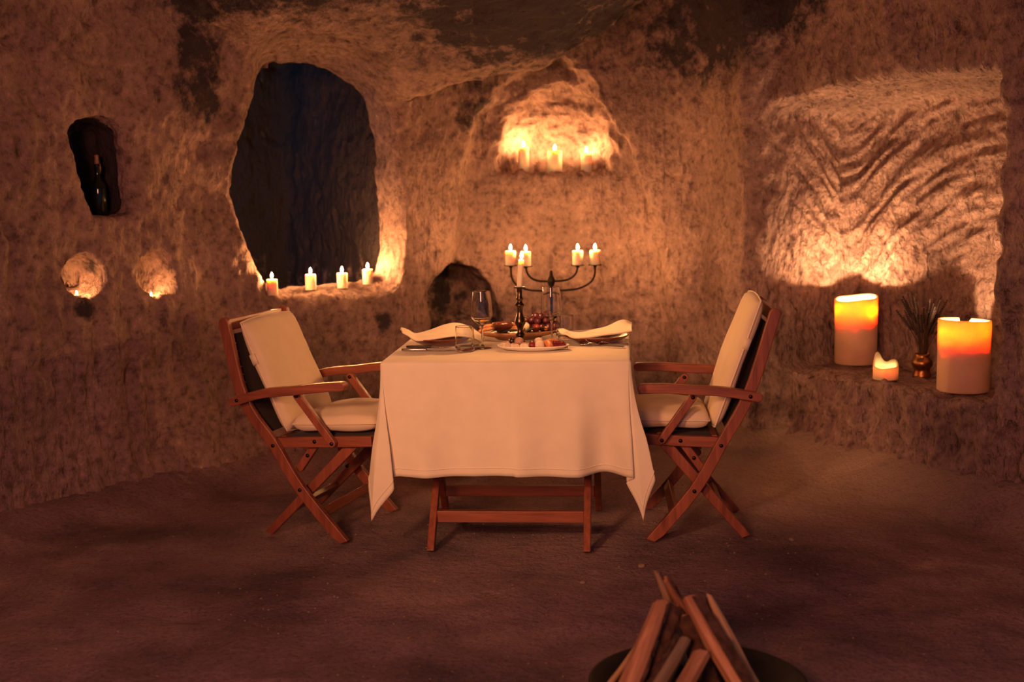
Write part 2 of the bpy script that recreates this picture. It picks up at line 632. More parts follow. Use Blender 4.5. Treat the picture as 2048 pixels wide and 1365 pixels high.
    slot = ((-(x - SLOT_A.x) * 0.84 + (y - SLOT_A.y) * 0.54) > 0.08) & (z > 1.2) & (z < 1.8) & (x < -1.55) & (y < 6.3)
    soot_shade = np.where(far | slot, 0.8 - 0.3 * sstep(1.1, 0.7, z) * far, np.clip(soot_shade, 0, 1.2)).astype(np.float32)  # passage and slot interiors get one dark tone, paler low in the passage
    # which setting piece each face belongs to
    c = V[Q].mean(1)
    fn = N[Q].mean(1)
    fcx, fcy, fcz = c[:, 0], c[:, 1], c[:, 2]
    fdd = -(fcx - WIN_A.x) * 0.5 + (fcy - WIN_A.y) * 0.866
    part = np.full(len(Q), 1)                                         # wall_back
    part[(fcx < -0.43) | (fcy < 5.5) & (fcx < 0)] = 0                 # wall_left
    part[(fcx > 1.10) | (fcy < 6.2) & (fcx > 0)] = 2                  # wall_right
    part[(fdd > 0.34) & (fcx < -0.3) & (fcy > 6.4)] = 3               # passage
    ceil = (fn[:, 2] < -0.62) & (fcz > 1.86) & (part != 3) & (fcy < 6.95) & ~((fcx > 1.2) & (fcz < 2.0))
    part[ceil] = 4
    keep = np.ones(len(Q), bool)
    keep &= ~((fcy < 2.4) & (np.abs(fn[:, 1]) > 0.9)) & (fcz > -0.15)
    return V, Q[keep], N, soot_shade, part[keep]


# ------------------------------------------------------------------ rock material
def rock_material():
    mt, nt, b = node_mat('tuff')
    L = nt.links.new
    geo = nd(nt, 'ShaderNodeNewGeometry')
    pos = geo.outputs['Position']
    big = nd(nt, 'ShaderNodeTexNoise', i_Scale=2.2, i_Detail=5.0, i_Roughness=0.6)
    L(pos, big.inputs['Vector'])
    fine = nd(nt, 'ShaderNodeTexNoise', i_Scale=26.0, i_Detail=6.0, i_Roughness=0.65)
    L(pos, fine.inputs['Vector'])
    mp = nd(nt, 'ShaderNodeMapping')
    mp.inputs['Scale'].default_value = (1, 1, 0.28)
    L(pos, mp.inputs['Vector'])
    strk = nd(nt, 'ShaderNodeTexNoise', i_Scale=42.0, i_Detail=4.0, i_Roughness=0.6)
    L(mp.outputs[0], strk.inputs['Vector'])
    c1 = ramp(nt, [(0.30, (0.24, 0.165, 0.15)), (0.55, (0.39, 0.27, 0.235)), (0.75, (0.49, 0.345, 0.29))], big.outputs['Fac'])
    c2 = ramp(nt, [(0.32, (0.40, 0.38, 0.38)), (0.48, (0.85, 0.85, 0.85)), (0.62, (1.05, 1.05, 1.05)), (0.72, (1.5, 1.45, 1.35))], fine.outputs['Fac'])
    mul = nd(nt, 'ShaderNodeMix', data_type='RGBA', blend_type='MULTIPLY')
    mul.inputs[0].default_value = 0.95
    L(c1, mul.inputs[6])
    L(c2, mul.inputs[7])
    # dark inclusions
    vo = nd(nt, 'ShaderNodeTexVoronoi', i_Scale=13.0)
    L(mp.outputs[0], vo.inputs['Vector'])
    dots = ramp(nt, [(0.10, (0.30, 0.28, 0.27)), (0.17, (1, 1, 1))], vo.outputs['Distance'])
    mul2 = nd(nt, 'ShaderNodeMix', data_type='RGBA', blend_type='MULTIPLY')
    mul2.inputs[0].default_value = 0.5
    L(mul.outputs[2], mul2.inputs[6])
    L(dots, mul2.inputs[7])
    # smoke stains and painted shade
    at = nd(nt, 'ShaderNodeAttribute', attribute_name='soot_shade')
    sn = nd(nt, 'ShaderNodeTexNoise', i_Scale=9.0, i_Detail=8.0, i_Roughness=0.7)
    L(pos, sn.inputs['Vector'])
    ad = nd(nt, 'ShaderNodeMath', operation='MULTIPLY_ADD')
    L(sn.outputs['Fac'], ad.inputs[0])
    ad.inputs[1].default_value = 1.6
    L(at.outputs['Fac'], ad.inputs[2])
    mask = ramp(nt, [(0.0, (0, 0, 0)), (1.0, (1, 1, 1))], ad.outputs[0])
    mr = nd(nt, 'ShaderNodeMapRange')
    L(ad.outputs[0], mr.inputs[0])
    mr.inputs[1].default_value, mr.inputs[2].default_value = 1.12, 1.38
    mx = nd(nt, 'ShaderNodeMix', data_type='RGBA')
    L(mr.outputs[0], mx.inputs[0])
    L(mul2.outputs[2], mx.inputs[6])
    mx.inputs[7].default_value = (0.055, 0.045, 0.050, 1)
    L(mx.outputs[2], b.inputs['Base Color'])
    b.inputs['Roughness'].default_value = 0.95
    b.inputs['Specular IOR Level'].default_value = 0.15
    # relief
    h1 = nd(nt, 'ShaderNodeMath', operation='MULTIPLY_ADD')
    L(strk.outputs['Fac'], h1.inputs[0])
    h1.inputs[1].default_value = 1.0
    L(fine.outputs['Fac'], h1.inputs[2])
    bp = nd(nt, 'ShaderNodeBump', i_Strength=1.0, i_Distance=0.022)
    L(h1.outputs[0], bp.inputs['Height'])
    vp = nd(nt, 'ShaderNodeBump', i_Strength=0.7, i_Distance=0.012)
    dd = ramp(nt, [(0.08, (0, 0, 0)), (0.22, (1, 1, 1))], vo.outputs['Distance'])
    L(dd, vp.inputs['Height'])
    L(bp.outputs[0], vp.inputs['Normal'])
    # slanted chisel cuts on the right wall
    sp = nd(nt, 'ShaderNodeSeparateXYZ')
    L(pos, sp.inputs[0])
    rx = nd(nt, 'ShaderNodeMapRange')
    L(sp.outputs[0], rx.inputs[0])
    rx.inputs[1].default_value, rx.inputs[2].default_value = 1.0, 1.4
    m1 = nd(nt, 'ShaderNodeMapping')
    m1.inputs['Rotation'].default_value = (radians(28), 0, 0)
    L(pos, m1.inputs['Vector'])
    m2 = nd(nt, 'ShaderNodeMapping')
    m2.inputs['Scale'].default_value = (1, 1, 0.26)
    L(m1.outputs[0], m2.inputs['Vector'])
    ch = nd(nt, 'ShaderNodeTexNoise', i_Scale=15.0, i_Detail=3.0, i_Roughness=0.55)
    L(m2.outputs[0], ch.inputs['Vector'])
    cm = nd(nt, 'ShaderNodeMath', operation='MULTIPLY')
    L(ch.outputs['Fac'], cm.inputs[0])
    L(rx.outputs[0], cm.inputs[1])
    cb = nd(nt, 'ShaderNodeBump', i_Strength=0.8, i_Distance=0.06)
    L(cm.outputs[0], cb.inputs['Height'])
    L(vp.outputs[0], cb.inputs['Normal'])
    L(cb.outputs[0], b.inputs['Normal'])
    return mt


M_ROCK = rock_material()
V, Q, N, SOOT_SHADE, PART = build_rock()
for pi_, nm in enumerate(('wall_left', 'wall_back', 'wall_right', 'wall_far', 'ceiling')):
    q = Q[PART == pi_]
    ids, inv = np.unique(q, return_inverse=True)
    inv = inv.reshape(-1, 4)
    me = bpy.data.meshes.new(nm)
    me.vertices.add(len(ids))
    me.vertices.foreach_set('co', V[ids].ravel())
    me.loops.add(inv.size)
    me.loops.foreach_set('vertex_index', inv.ravel().astype(np.int32))
    me.polygons.add(len(inv))
    me.polygons.foreach_set('loop_start', (np.arange(len(inv)) * 4).astype(np.int32))
    me.polygons.foreach_set('use_smooth', np.ones(len(inv), bool))
    at = me.attributes.new('soot_shade', 'FLOAT', 'POINT')
    at.data.foreach_set('value', SOOT_SHADE[ids])
    me.update(calc_edges=True)
    me.validate()
    me.normals_split_custom_set_from_vertices(N[ids].tolist())
    me.materials.append(M_ROCK)
    o = link(nm, me)
    o['kind'] = 'structure'
BVH = BVHTree.FromPolygons(V.tolist(), Q.tolist())


def hit(u, v):
    """where the photograph's sight line meets the rock"""
    p = BVH.ray_cast(CAM, ray(u, v).normalized())
    return p[0]


def drop(x, y, z):
    """the rock right below a point"""
    p = BVH.ray_cast(Vector((x, y, z)), Vector((0, 0, -1)))
    return p[0].z if p[0] else None


# ------------------------------------------------------------------ floor of trodden earth
def floor_h(x, y):
    p = np.stack([np.asarray(x, np.float32), np.asarray(y, np.float32), np.zeros(np.size(x), np.float32)], 1)
    h = 0.016 * fbm(p * 1.6, 3, 71) + 0.010 * fbm(p * 7, 3, 73)
    calm = np.exp(-(((p[:, 0] - 0.0) / 1.1) ** 4 + ((p[:, 1] - 5.15) / 0.62) ** 4))
    h = h * (1 - 0.93 * calm)
    # spoil heaped against the walls
    rise = (0.10 + 0.05 * (p[:, 0] > 1)) * sstep(0.42, 0.0, -poly_sd(p[:, 0], p[:, 1], PLAN)) ** 2
    return h + rise * (1 - calm)


def floor_material():
    mt, nt, b = node_mat('trodden_earth')
    L = nt.links.new
    geo = nd(nt, 'ShaderNodeNewGeometry')
    pos = geo.outputs['Position']
    big = nd(nt, 'ShaderNodeTexNoise', i_Scale=1.6, i_Detail=6.0, i_Roughness=0.62)
    L(pos, big.inputs['Vector'])
    fine = nd(nt, 'ShaderNodeTexNoise', i_Scale=70.0, i_Detail=5.0, i_Roughness=0.7)
    L(pos, fine.inputs['Vector'])
    c1 = ramp(nt, [(0.34, (0.16, 0.112, 0.128)), (0.52, (0.32, 0.212, 0.225)), (0.68, (0.44, 0.295, 0.285))], big.outputs['Fac'])
    c2 = ramp(nt, [(0.30, (0.35, 0.35, 0.36)), (0.5, (0.95, 0.95, 0.95)), (0.64, (1.05, 1.05, 1.05)), (0.74, (1.5, 1.45, 1.4))], fine.outputs['Fac'])
    mul = nd(nt, 'ShaderNodeMix', data_type='RGBA', blend_type='MULTIPLY')
    mul.inputs[0].default_value = 0.7
    L(c1, mul.inputs[6])
    L(c2, mul.inputs[7])
    # paler earth near the bench, lightened further in place of missing light
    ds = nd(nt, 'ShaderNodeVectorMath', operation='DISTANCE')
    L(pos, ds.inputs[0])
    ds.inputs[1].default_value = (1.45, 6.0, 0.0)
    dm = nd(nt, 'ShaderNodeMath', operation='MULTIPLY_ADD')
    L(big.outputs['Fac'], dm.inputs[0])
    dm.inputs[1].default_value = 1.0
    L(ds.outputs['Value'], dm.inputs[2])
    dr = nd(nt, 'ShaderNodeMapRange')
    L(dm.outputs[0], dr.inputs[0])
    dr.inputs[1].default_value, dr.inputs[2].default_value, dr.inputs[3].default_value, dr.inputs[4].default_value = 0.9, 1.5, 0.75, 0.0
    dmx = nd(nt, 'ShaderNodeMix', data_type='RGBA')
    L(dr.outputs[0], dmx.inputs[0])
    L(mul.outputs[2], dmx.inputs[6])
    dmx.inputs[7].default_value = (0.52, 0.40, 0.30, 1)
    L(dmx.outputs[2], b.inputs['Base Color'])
    b.inputs['Roughness'].default_value = 0.95
    b.inputs['Specular IOR Level'].default_value = 0.15
    mid = nd(nt, 'ShaderNodeTexNoise', i_Scale=22.0, i_Detail=5.0, i_Roughness=0.6)
    L(pos, mid.inputs['Vector'])
    h1 = nd(nt, 'ShaderNodeMath', operation='MULTIPLY_ADD')
    L(fine.outputs['Fac'], h1.inputs[0])
    h1.inputs[1].default_value = 0.5
    L(mid.outputs['Fac'], h1.inputs[2])
    bp = nd(nt, 'ShaderNodeBump', i_Strength=1.0, i_Distance=0.03)
    L(h1.outputs[0], bp.inputs['Height'])
    L(bp.outputs[0], b.inputs['Normal'])
    return mt


def make_floor():
    xs = np.arange(-2.9, 2.9, 0.02, dtype=np.float32)
    ys = np.arange(1.8, 7.9, 0.02, dtype=np.float32)
    X, Y = np.meshgrid(xs, ys, indexing='ij')
    Z = floor_h(X.ravel(), Y.ravel()).astype(np.float32)
    nx, ny = X.shape
    ii = np.arange(nx * ny).reshape(nx, ny)
    q = np.stack([ii[:-1, :-1].ravel(), ii[1:, :-1].ravel(), ii[1:, 1:].ravel(), ii[:-1, 1:].ravel()], 1)
    me = bpy.data.meshes.new('floor')
    me.vertices.add(nx * ny)
    me.vertices.foreach_set('co', np.stack([X.ravel(), Y.ravel(), Z], 1).ravel())
    me.loops.add(q.size)
    me.loops.foreach_set('vertex_index', q.ravel().astype(np.int32))
    me.polygons.add(len(q))
    me.polygons.foreach_set('loop_start', (np.arange(len(q)) * 4).astype(np.int32))
    me.polygons.foreach_set('use_smooth', np.ones(len(q), bool))
    me.update(calc_edges=True)
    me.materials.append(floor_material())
    o = link('floor', me)
    o['kind'] = 'structure'


make_floor()


# ------------------------------------------------------------------ candles
def flame_material(name, color, strength):
    mt = bpy.data.materials.new(name)
    mt.use_nodes = True
    nt = mt.node_tree
    nt.nodes.clear()
    out = nd(nt, 'ShaderNodeOutputMaterial')
    em = nd(nt, 'ShaderNodeEmission')
    em.inputs[0].default_value = (*color, 1)
    em.inputs[1].default_value = strength
    nt.links.new(em.outputs[0], out.inputs[0])
    return mt


def wax_material(name, color, radius, scale, rough=0.45):
    mt, nt, b = node_mat(name)
    tc = nd(nt, 'ShaderNodeTexCoord')
    nz = nd(nt, 'ShaderNodeTexNoise', i_Scale=18.0, i_Detail=3.0)
    nt.links.new(tc.outputs['Object'], nz.inputs['Vector'])
    c0 = tuple(c * 0.93 for c in color)
    nt.links.new(ramp(nt, [(0.35, c0), (0.65, color)], nz.outputs['Fac']), b.inputs['Base Color'])
    b.inputs['Subsurface Weight'].default_value = 1.0
    b.inputs['Subsurface Radius'].default_value = radius
    b.inputs['Subsurface Scale'].default_value = scale
    b.inputs['Roughness'].default_value = rough
    return mt


M_FLAME = flame_material('flame', (1.0, 0.42, 0.14), 1750)
M_FLAME_SHRINE = flame_material('flame_niche', (1.0, 0.42, 0.14), 1550)
M_FLAME_SILL = flame_material('flame_sill', (1.0, 0.42, 0.14), 2600)
M_FLAME_SMALL = flame_material('flame_tealight', (1.0, 0.42, 0.14), 1600)
M_FLAME_BIG = flame_material('flame_big', (1.0, 0.50, 0.22), 6400)
M_WAX = wax_material('ivory_wax', (0.90, 0.80, 0.62), (1.0, 0.45, 0.2), 0.03)
M_WICK = simple_mat('wick', (0.03, 0.025, 0.02), 0.9)


def flame_bm(h=0.03, r=0.0065):
    bm = bmesh.new()
    prof = [(0, 0)]
    for k in range(1, 8):
        t = k / 8
        prof.append((r * (sin(pi * t ** 0.72) ** 0.9), h * t))
    prof.append((0, h))
    return lathe(bm, prof, 10)


def candle(label, loc, r, h, fmat, group=None, name='pillar_candle', fh=0.03, fr=0.0065, wax=None, n=28):
    t = thing(name, label, 'candle', loc, 0, group)
    bm = bmesh.new()
    lathe(bm, [(0, 0), (r * 0.97, 0), (r, 0.003), (r, h - 0.006), (r * 0.95, h), (r * 0.82, h - 0.003), (r * 0.55, h - 0.006), (0, h - 0.007)], n)
    bm_obj('wax_body', bm, wax or M_WAX, t)
    bm = bmesh.new()
    tube(bm, [(0, 0, h - 0.008), (0.0005, 0, h + 0.002), (0.001, 0, h + 0.006)], 0.001, 6)
    bm_obj('wick', bm, M_WICK, t)
    f = bm_obj('flame', flame_bm(fh, fr), fmat, t, (0.0005, 0, h + 0.0045))
    f['label'] = 'bright candle flame'
    return t


# three on the ledge of the arched niche
for lb, (u, v), r, h in (('slim ivory candle standing at the left end of the arched niche ledge', (1048, 352), .030, .135),
                         ('thickest candle of the three, in the middle of the arched niche', (1110, 350), .040, .118),
                         ('ivory candle at the right end of the arched niche ledge', (1173, 346), .031, .112)):
    p = at_y(u, v, 7.31)
    z = drop(p.x, p.y, 1.56) or 1.43
    candle(lb, (p.x, p.y, z - 0.002), r, h, M_FLAME_SHRINE, 'candles in the arched niche')

# four along the sill of the big opening
for lb, (u, v) in (('stubby ivory candle at the left end of the stone window sill, lowest of four', (545, 590)),
                   ('ivory candle second from the left on the stone window sill', (622, 579)),
                   ('ivory candle third from the left on the stone window sill', (685, 576)),
                   ('ivory candle at the right end of the stone window sill, by the lit jamb', (736, 568))):
    p = hit(u, v)
    candle(lb, (p.x, p.y, p.z - 0.002), .0275, .078, M_FLAME_SILL, 'candles on the window sill')



# ------------------------------------------------------------------ wood, cloth, metal, glass
def wood_material(name, dark, light, axis='Z', scale=1.0, rough=0.45, coat=0.15):
    mt, nt, b = node_mat(name)
    tc = nd(nt, 'ShaderNodeTexCoord')
    mp = nd(nt, 'ShaderNodeMapping')
    s = {'X': (1.2, 14, 14), 'Y': (14, 1.2, 14), 'Z': (14, 14, 1.2)}[axis]
    mp.inputs['Scale'].default_value = tuple(q * scale for q in s)
    nt.links.new(tc.outputs['Object'], mp.inputs['Vector'])
    nz = nd(nt, 'ShaderNodeTexNoise', i_Scale=3.0, i_Detail=6.0, i_Roughness=0.6, i_Distortion=0.4)
    nt.links.new(mp.outputs[0], nz.inputs['Vector'])
    nt.links.new(ramp(nt, [(0.3, dark), (0.7, light)], nz.outputs['Fac']), b.inputs['Base Color'])
    b.inputs['Roughness'].default_value = rough
    b.inputs['Coat Weight'].default_value = coat
    b.inputs['Coat Roughness'].default_value = 0.3
    bp = nd(nt, 'ShaderNodeBump', i_Strength=0.35, i_Distance=0.004)
    nt.links.new(nz.outputs['Fac'], bp.inputs['Height'])
    nt.links.new(bp.outputs[0], b.inputs['Normal'])
    return mt


def cloth_material(name, color, weave=900.0, strength=0.15, wrinkle=0.25):
    mt, nt, b = node_mat(name)
    L = nt.links.new
    tc = nd(nt, 'ShaderNodeTexCoord')
    nz = nd(nt, 'ShaderNodeTexNoise', i_Scale=14.0, i_Detail=4.0)
    L(tc.outputs['Object'], nz.inputs['Vector'])
    c0 = tuple(c * 0.93 for c in color)
    L(ramp(nt, [(0.3, c0), (0.7, color)], nz.outputs['Fac']), b.inputs['Base Color'])
    b.inputs['Roughness'].default_value = 0.9
    b.inputs['Sheen Weight'].default_value = 0.15
    b.inputs['Specular IOR Level'].default_value = 0.2
    wv = nd(nt, 'ShaderNodeTexNoise', i_Scale=weave, i_Detail=1.0)
    L(tc.outputs['Object'], wv.inputs['Vector'])
    b1 = nd(nt, 'ShaderNodeBump', i_Strength=strength, i_Distance=0.002)
    L(wv.outputs['Fac'], b1.inputs['Height'])
    b2 = nd(nt, 'ShaderNodeBump', i_Strength=wrinkle, i_Distance=0.01)
    L(nz.outputs['Fac'], b2.inputs['Height'])
    L(b1.outputs[0], b2.inputs['Normal'])
    L(b2.outputs[0], b.inputs['Normal'])
    return mt


TEAK_D, TEAK_L = (0.16, 0.040, 0.022), (0.33, 0.095, 0.045)
M_TEAK = wood_material('oiled_teak', TEAK_D, TEAK_L, 'X', 1.0, 0.42, 0.25)
M_TEAK_Z = wood_material('oiled_teak_upright', TEAK_D, TEAK_L, 'Z', 1.0, 0.42, 0.25)
M_TEAK_Y = wood_material('oiled_teak_cross', TEAK_D, TEAK_L, 'Y', 1.0, 0.42, 0.25)
M_LINEN = cloth_material('cream_canvas', (0.74, 0.62, 0.45), 500, 0.2, 0.2)
M_PIPING = cloth_material('cream_piping', (0.80, 0.69, 0.52), 500, 0.1, 0.05)
M_SLING = cloth_material('dark_sling', (0.035, 0.028, 0.026), 400, 0.3, 0.1)
M_CORD = cloth_material('pale_cord', (0.45, 0.36, 0.28), 500, 0.1, 0.0)
M_BOLT = simple_mat('dark_bolt', (0.05, 0.035, 0.03), 0.4, 0.9)
M_CLOTH = cloth_material('ivory_tablecloth', (0.79, 0.70, 0.55), 700, 0.12, 0.12)
M_NAPKIN = cloth_material('cream_napkin', (0.85, 0.73, 0.56), 900, 0.1, 0.1)


# ------------------------------------------------------------------ folding table
TAB = thing('folding_table', 'teak folding table on crossed legs under the ivory tablecloth', 'table', (0.007, 5.20, 0.0), -radians(5))
TM = Matrix.Translation((0.007, 5.20, 0)) @ Matrix.Rotation(-radians(5), 4, 'Z')
TI = TM.inverted()
TOPZ = 0.742


def side_fn(a, b, v):
    return (v, a, b)                      # outlines drawn in the y-z plane, extruded along x


bm = bmesh.new()
box(bm, (-0.455, -0.405, TOPZ - 0.024), (0.455, 0.405, TOPZ - 0.003))
bm_obj('tabletop', bm, M_TEAK_Y, TAB, bevel=0.003)
for y in (-0.375, 0.355):
    bm = bmesh.new()
    box(bm, (-0.43, y, TOPZ - 0.075), (0.43, y + 0.022, TOPZ - 0.026))
    bm_obj('apron', bm, M_TEAK, TAB, bevel=0.003)
for sx in (-1, 1):
    for (x0, ya, yb) in ((0.284, -0.405, 0.22), (0.315, 0.245, -0.29)):
        bm = bmesh.new()
        out = strip([(ya, 0.0), (yb, TOPZ - 0.03)], 0.048, False, False)
        # feet cut level with the ground
        out = [(a, max(b, 0.001)) for a, b in out]
        xs = sorted((sx * x0, sx * (x0 + 0.028)))
        prism(bm, out, xs[0], xs[1], side_fn)
        bm_obj('leg', bm, M_TEAK_Z, TAB, bevel=0.004)
    bm = bmesh.new()
    tube(bm, [(sx * 0.27, -0.055, 0.375), (sx * 0.35, -0.055, 0.375)], 0.007, 12)
    bm_obj('pivot_bolt', bm, M_BOLT, TAB)
for (hw, y, z) in ((0.2845, -0.305, 0.12), (0.315, 0.165, 0.105)):
    bm = bmesh.new()
    box(bm, (-hw, y - 0.0125, z - 0.023), (hw, y + 0.0125, z + 0.023))
    bm_obj('stretcher', bm, M_TEAK, TAB, bevel=0.003)


# ------------------------------------------------------------------ tablecloth
def make_cloth():
    A, B, RHO, DROP = 0.470, 0.422, 0.014, 0.425
    zt = TOPZ + 0.002
    # direction keys (phi in degrees, outward along first panel's normal, along second panel's normal)
    keys = {
        'FL': [(0, .03, -.13), (12, -.01, -.02), (24, .09, -.09), (45, .10, .075), (66, .02, .13), (90, -.04, .05)],
        'FR': [(0, .045, .045), (10, .02, .04), (20, -.02, -.03), (45, .04, .075), (74, .04, .20), (90, -.12, .13)],
        'BR': [(0, .0, .10), (25, -.02, .16), (45, .10, .14), (68, .02, .03), (90, .03, -.03)],
        'BL': [(0, .03, -.02), (22, .10, .05), (45, .12, .12), (68, .05, .02), (90, -.02, .03)],
    }
    corners = [('FL', Vector((-A, -B)), Vector((0, -1)), Vector((-1, 0))),
               ('BL', Vector((-A, B)), Vector((-1, 0)), Vector((0, 1))),
               ('BR', Vector((A, B)), Vector((0, 1)), Vector((1, 0))),
               ('FR', Vector((A, -B)), Vector((1, 0)), Vector((0, -1)))]
    # keys of FR are written front first: reverse it to the walking order (right panel -> front panel)
    fr = [(90 - p, b_, a_) for p, a_, b_ in keys['FR']][::-1]
    keys['FR'] = fr
    br = [(90 - p, b_, a_) for p, a_, b_ in keys['BR']][::-1]
    keys['BR'] = [(90 - p, b_, a_) for p, a_, b_ in br][::-1]
    keys['BR'] = [(0, .03, -.03), (22, .02, .03), (45, .14, .10), (65, .16, -.02), (90, .10, .0)]
    # BR in walking order: first panel = back, second = right
    keys['BR'] = [(p, a_, b_) for p, a_, b_ in [(0, .03, -.03), (22, .03, .02), (45, .10, .14), (65, -.02, .16), (90, .0, .10)]]

    def smoothkey(ks, phi):
        for (p0, a0, b0), (p1, a1, b1) in zip(ks[:-1], ks[1:]):
            if phi <= p1:
                t = (phi - p0) / (p1 - p0)
                t = t * t * (3 - 2 * t) * 0.6 + t * 0.4
                return a0 + (a1 - a0) * t, b0 + (b1 - b0) * t
        return ks[-1][1:]

    cols = []     # (E0, n, D, rmax)
    names = [c[0] for c in corners]
    for ci, (nm, E, n1, n2) in enumerate(corners):
        for k in range(0, 37):
            phi = k / 36 * 90
            f = radians(phi)
            n = (n1 * cos(f) + n2 * sin(f)).normalized()
            E0 = E - (n1 + n2) * RHO
            a, b = smoothkey(keys[nm], phi)
            rm = DROP / max(cos(f), sin(f))
            cols.append((E0, n, n1 * a + n2 * b, rm, 0.0, None))
        nxt = corners[(ci + 1) % 4]
        E1, n = nxt[1], n2
        S0 = E - n2 * RHO - n1 * RHO
        S1 = E1 - n2 * RHO - nxt[3] * RHO
        a0, b0 = keys[nm][-1][1:]
        a1, b1 = keys[nxt[0]][0][1:]
        d0 = n1 * a0 + n2 * b0
        d1 = nxt[2] * a1 + nxt[3] * b1
        length = (S1 - S0).length
        m_ = 72
        for k in range(1, m_):
            t = k / m_
            w0, w1 = max(0, 1 - t * length / 0.19), max(0, 1 - (1 - t) * length / 0.19)
            w0, w1 = w0 * w0 * (3 - 2 * w0), w1 * w1 * (3 - 2 * w1)
            D = d0 * w0 + d1 * w1 + n * ((0.02 if abs(n.y) > 0.5 else -0.28) * (1 - w0 - w1))
            front = n.y < -0.5
            if front:
                D = D - n * (0.20 * 4 * w0 * (1 - w0))
            wave = (0.010 * sin(t * 2 * pi * 2.3 + 1.0) + 0.006 * sin(t * 2 * pi * 5.1)) * (1 - w0) * (1 - w1)
            if front:
                x_ = (S0 + (S1 - S0) * t).x
                wave += 0.007 * math.tanh((x_ - 0.03) / 0.005) * math.exp(-abs(x_ - 0.03) / 0.05)
            cols.append((S0 + (S1 - S0) * t, n, D, DROP + 0.004 * sin(t * 9), wave, n))
    rows = [0.0, 0.35, 0.7, 1.0]          # along the rounded edge
    fall = [0.04, 0.1, 0.18, 0.28, 0.4, 0.52, 0.64, 0.76, 0.88, 0.965, 1.0]
    bm = bmesh.new()
    grid = []
    hem = []
    for (E0, n, D, rm, wave, pn) in cols:
        col = []
        n3, D3 = Vector((n.x, n.y, 0)), Vector((D.x, D.y, 0))
        e3 = Vector((E0.x, E0.y, zt))
        for q in rows:
            th = q * pi / 2
            col.append(e3 + n3 * (RHO * sin(th)) + Vector((0, 0, -RHO * (1 - cos(th)))))
        S = col[-1]
        dv = (D3 + Vector((0, 0, -1))).normalized()
        for s in fall:
            r = s * rm
            # folds open gradually: direction starts straight down and reaches dv
            w = min(1.0, s * 1.5) ** 0.8
            dirn = (D3 * w + Vector((0, 0, -1))).normalized()
            p = S + dirn * r
            if pn is not None:
                p = p + n3 * wave * s
            col.append(p)
        hem.append(S + (col[-1] - S) * 0.93 + n3 * 0.0012)
        grid.append([bm.verts.new(p) for p in col])
    nC = len(grid)
    for i in range(nC):
        a, b = grid[i], grid[(i + 1) % nC]
        for j in range(len(a) - 1):
            if (a[j].co - b[j].co).length < 1e-7 and (a[j + 1].co - b[j + 1].co).length < 1e-7:
                continue
            bm.faces.new((a[j], a[j + 1], b[j + 1], b[j]))
    bmesh.ops.remove_doubles(bm, verts=[g[0] for g in grid], dist=1e-6)
    ring = [g[0] for g in grid if g[0].is_valid]
    seen, loop = set(), []
    for v in ring:
        if v not in seen:
            seen.add(v)
            loop.append(v)
    f = bm.faces.new(loop)
    o = bm_obj('tablecloth', bm, M_CLOTH)
    sd = o.modifiers.new('thickness', 'SOLIDIFY')
    sd.thickness, sd.offset = 0.0012, -1
    o.matrix_world = TM
    tag(o, 'ivory tablecloth with hanging pointed corners draped over the folding table', 'tablecloth')
    bm = bmesh.new()
    tube(bm, hem + [hem[0]], 0.0013, 5, caps=False)
    bm_obj('hem_stitching', bm, M_CLOTH, o)
    return o


make_cloth()


# ------------------------------------------------------------------ folding armchairs
def make_pad(name, L, W, T, mat, parent, seed, loc, rot):
    n = 22
    bm = bmesh.new()
    r = random.Random(seed)
    ph = [r.uniform(0, 6.28) for _ in range(6)]

    def pt(a, b, sgn):
        c = 1 - 0.045 * (a * b) ** 2
        h = max(0.0, (1 - abs(a) ** 7) * (1 - abs(b) ** 7)) ** 0.42
        wr = 0.003 * sin(5 * a + ph[0] + 2 * b) + 0.002 * sin(9 * b + ph[1]) * (1 - abs(a))
        return (a * L / 2 * c, b * W / 2 * c, sgn * (T / 2 * h + wr * h))
    us = [-1 + 2 * i / n for i in range(n + 1)]
    us = [math.copysign(abs(u) ** 0.75, u) for u in us]
    top = [[bm.verts.new(pt(a, b, 1)) for b in us] for a in us]
    bot = [[top[i][j] if i in (0, n) or j in (0, n) else bm.verts.new(pt(us[i], us[j], -1)) for j in range(n + 1)] for i in range(n + 1)]
    for i in range(n):
        for j in range(n):
            bm.faces.new((top[i][j], top[i + 1][j], top[i + 1][j + 1], top[i][j + 1]))
            bm.faces.new((bot[i][j], bot[i][j + 1], bot[i + 1][j + 1], bot[i + 1][j]))
    rim = [top[i][0].co.copy() for i in range(n)] + [top[n][j].co.copy() for j in range(n)] \
        + [top[n - i][n].co.copy() for i in range(n)] + [top[0][n - j].co.copy() for j in range(n + 1)]
    o = bm_obj(name, bm, mat, parent)
    o.matrix_local = Matrix.Translation(loc) @ rot
    bm = bmesh.new()
    tube(bm, rim, 0.0032, 6, caps=False)
    bm_obj('piping', bm, M_PIPING, o)
    return o


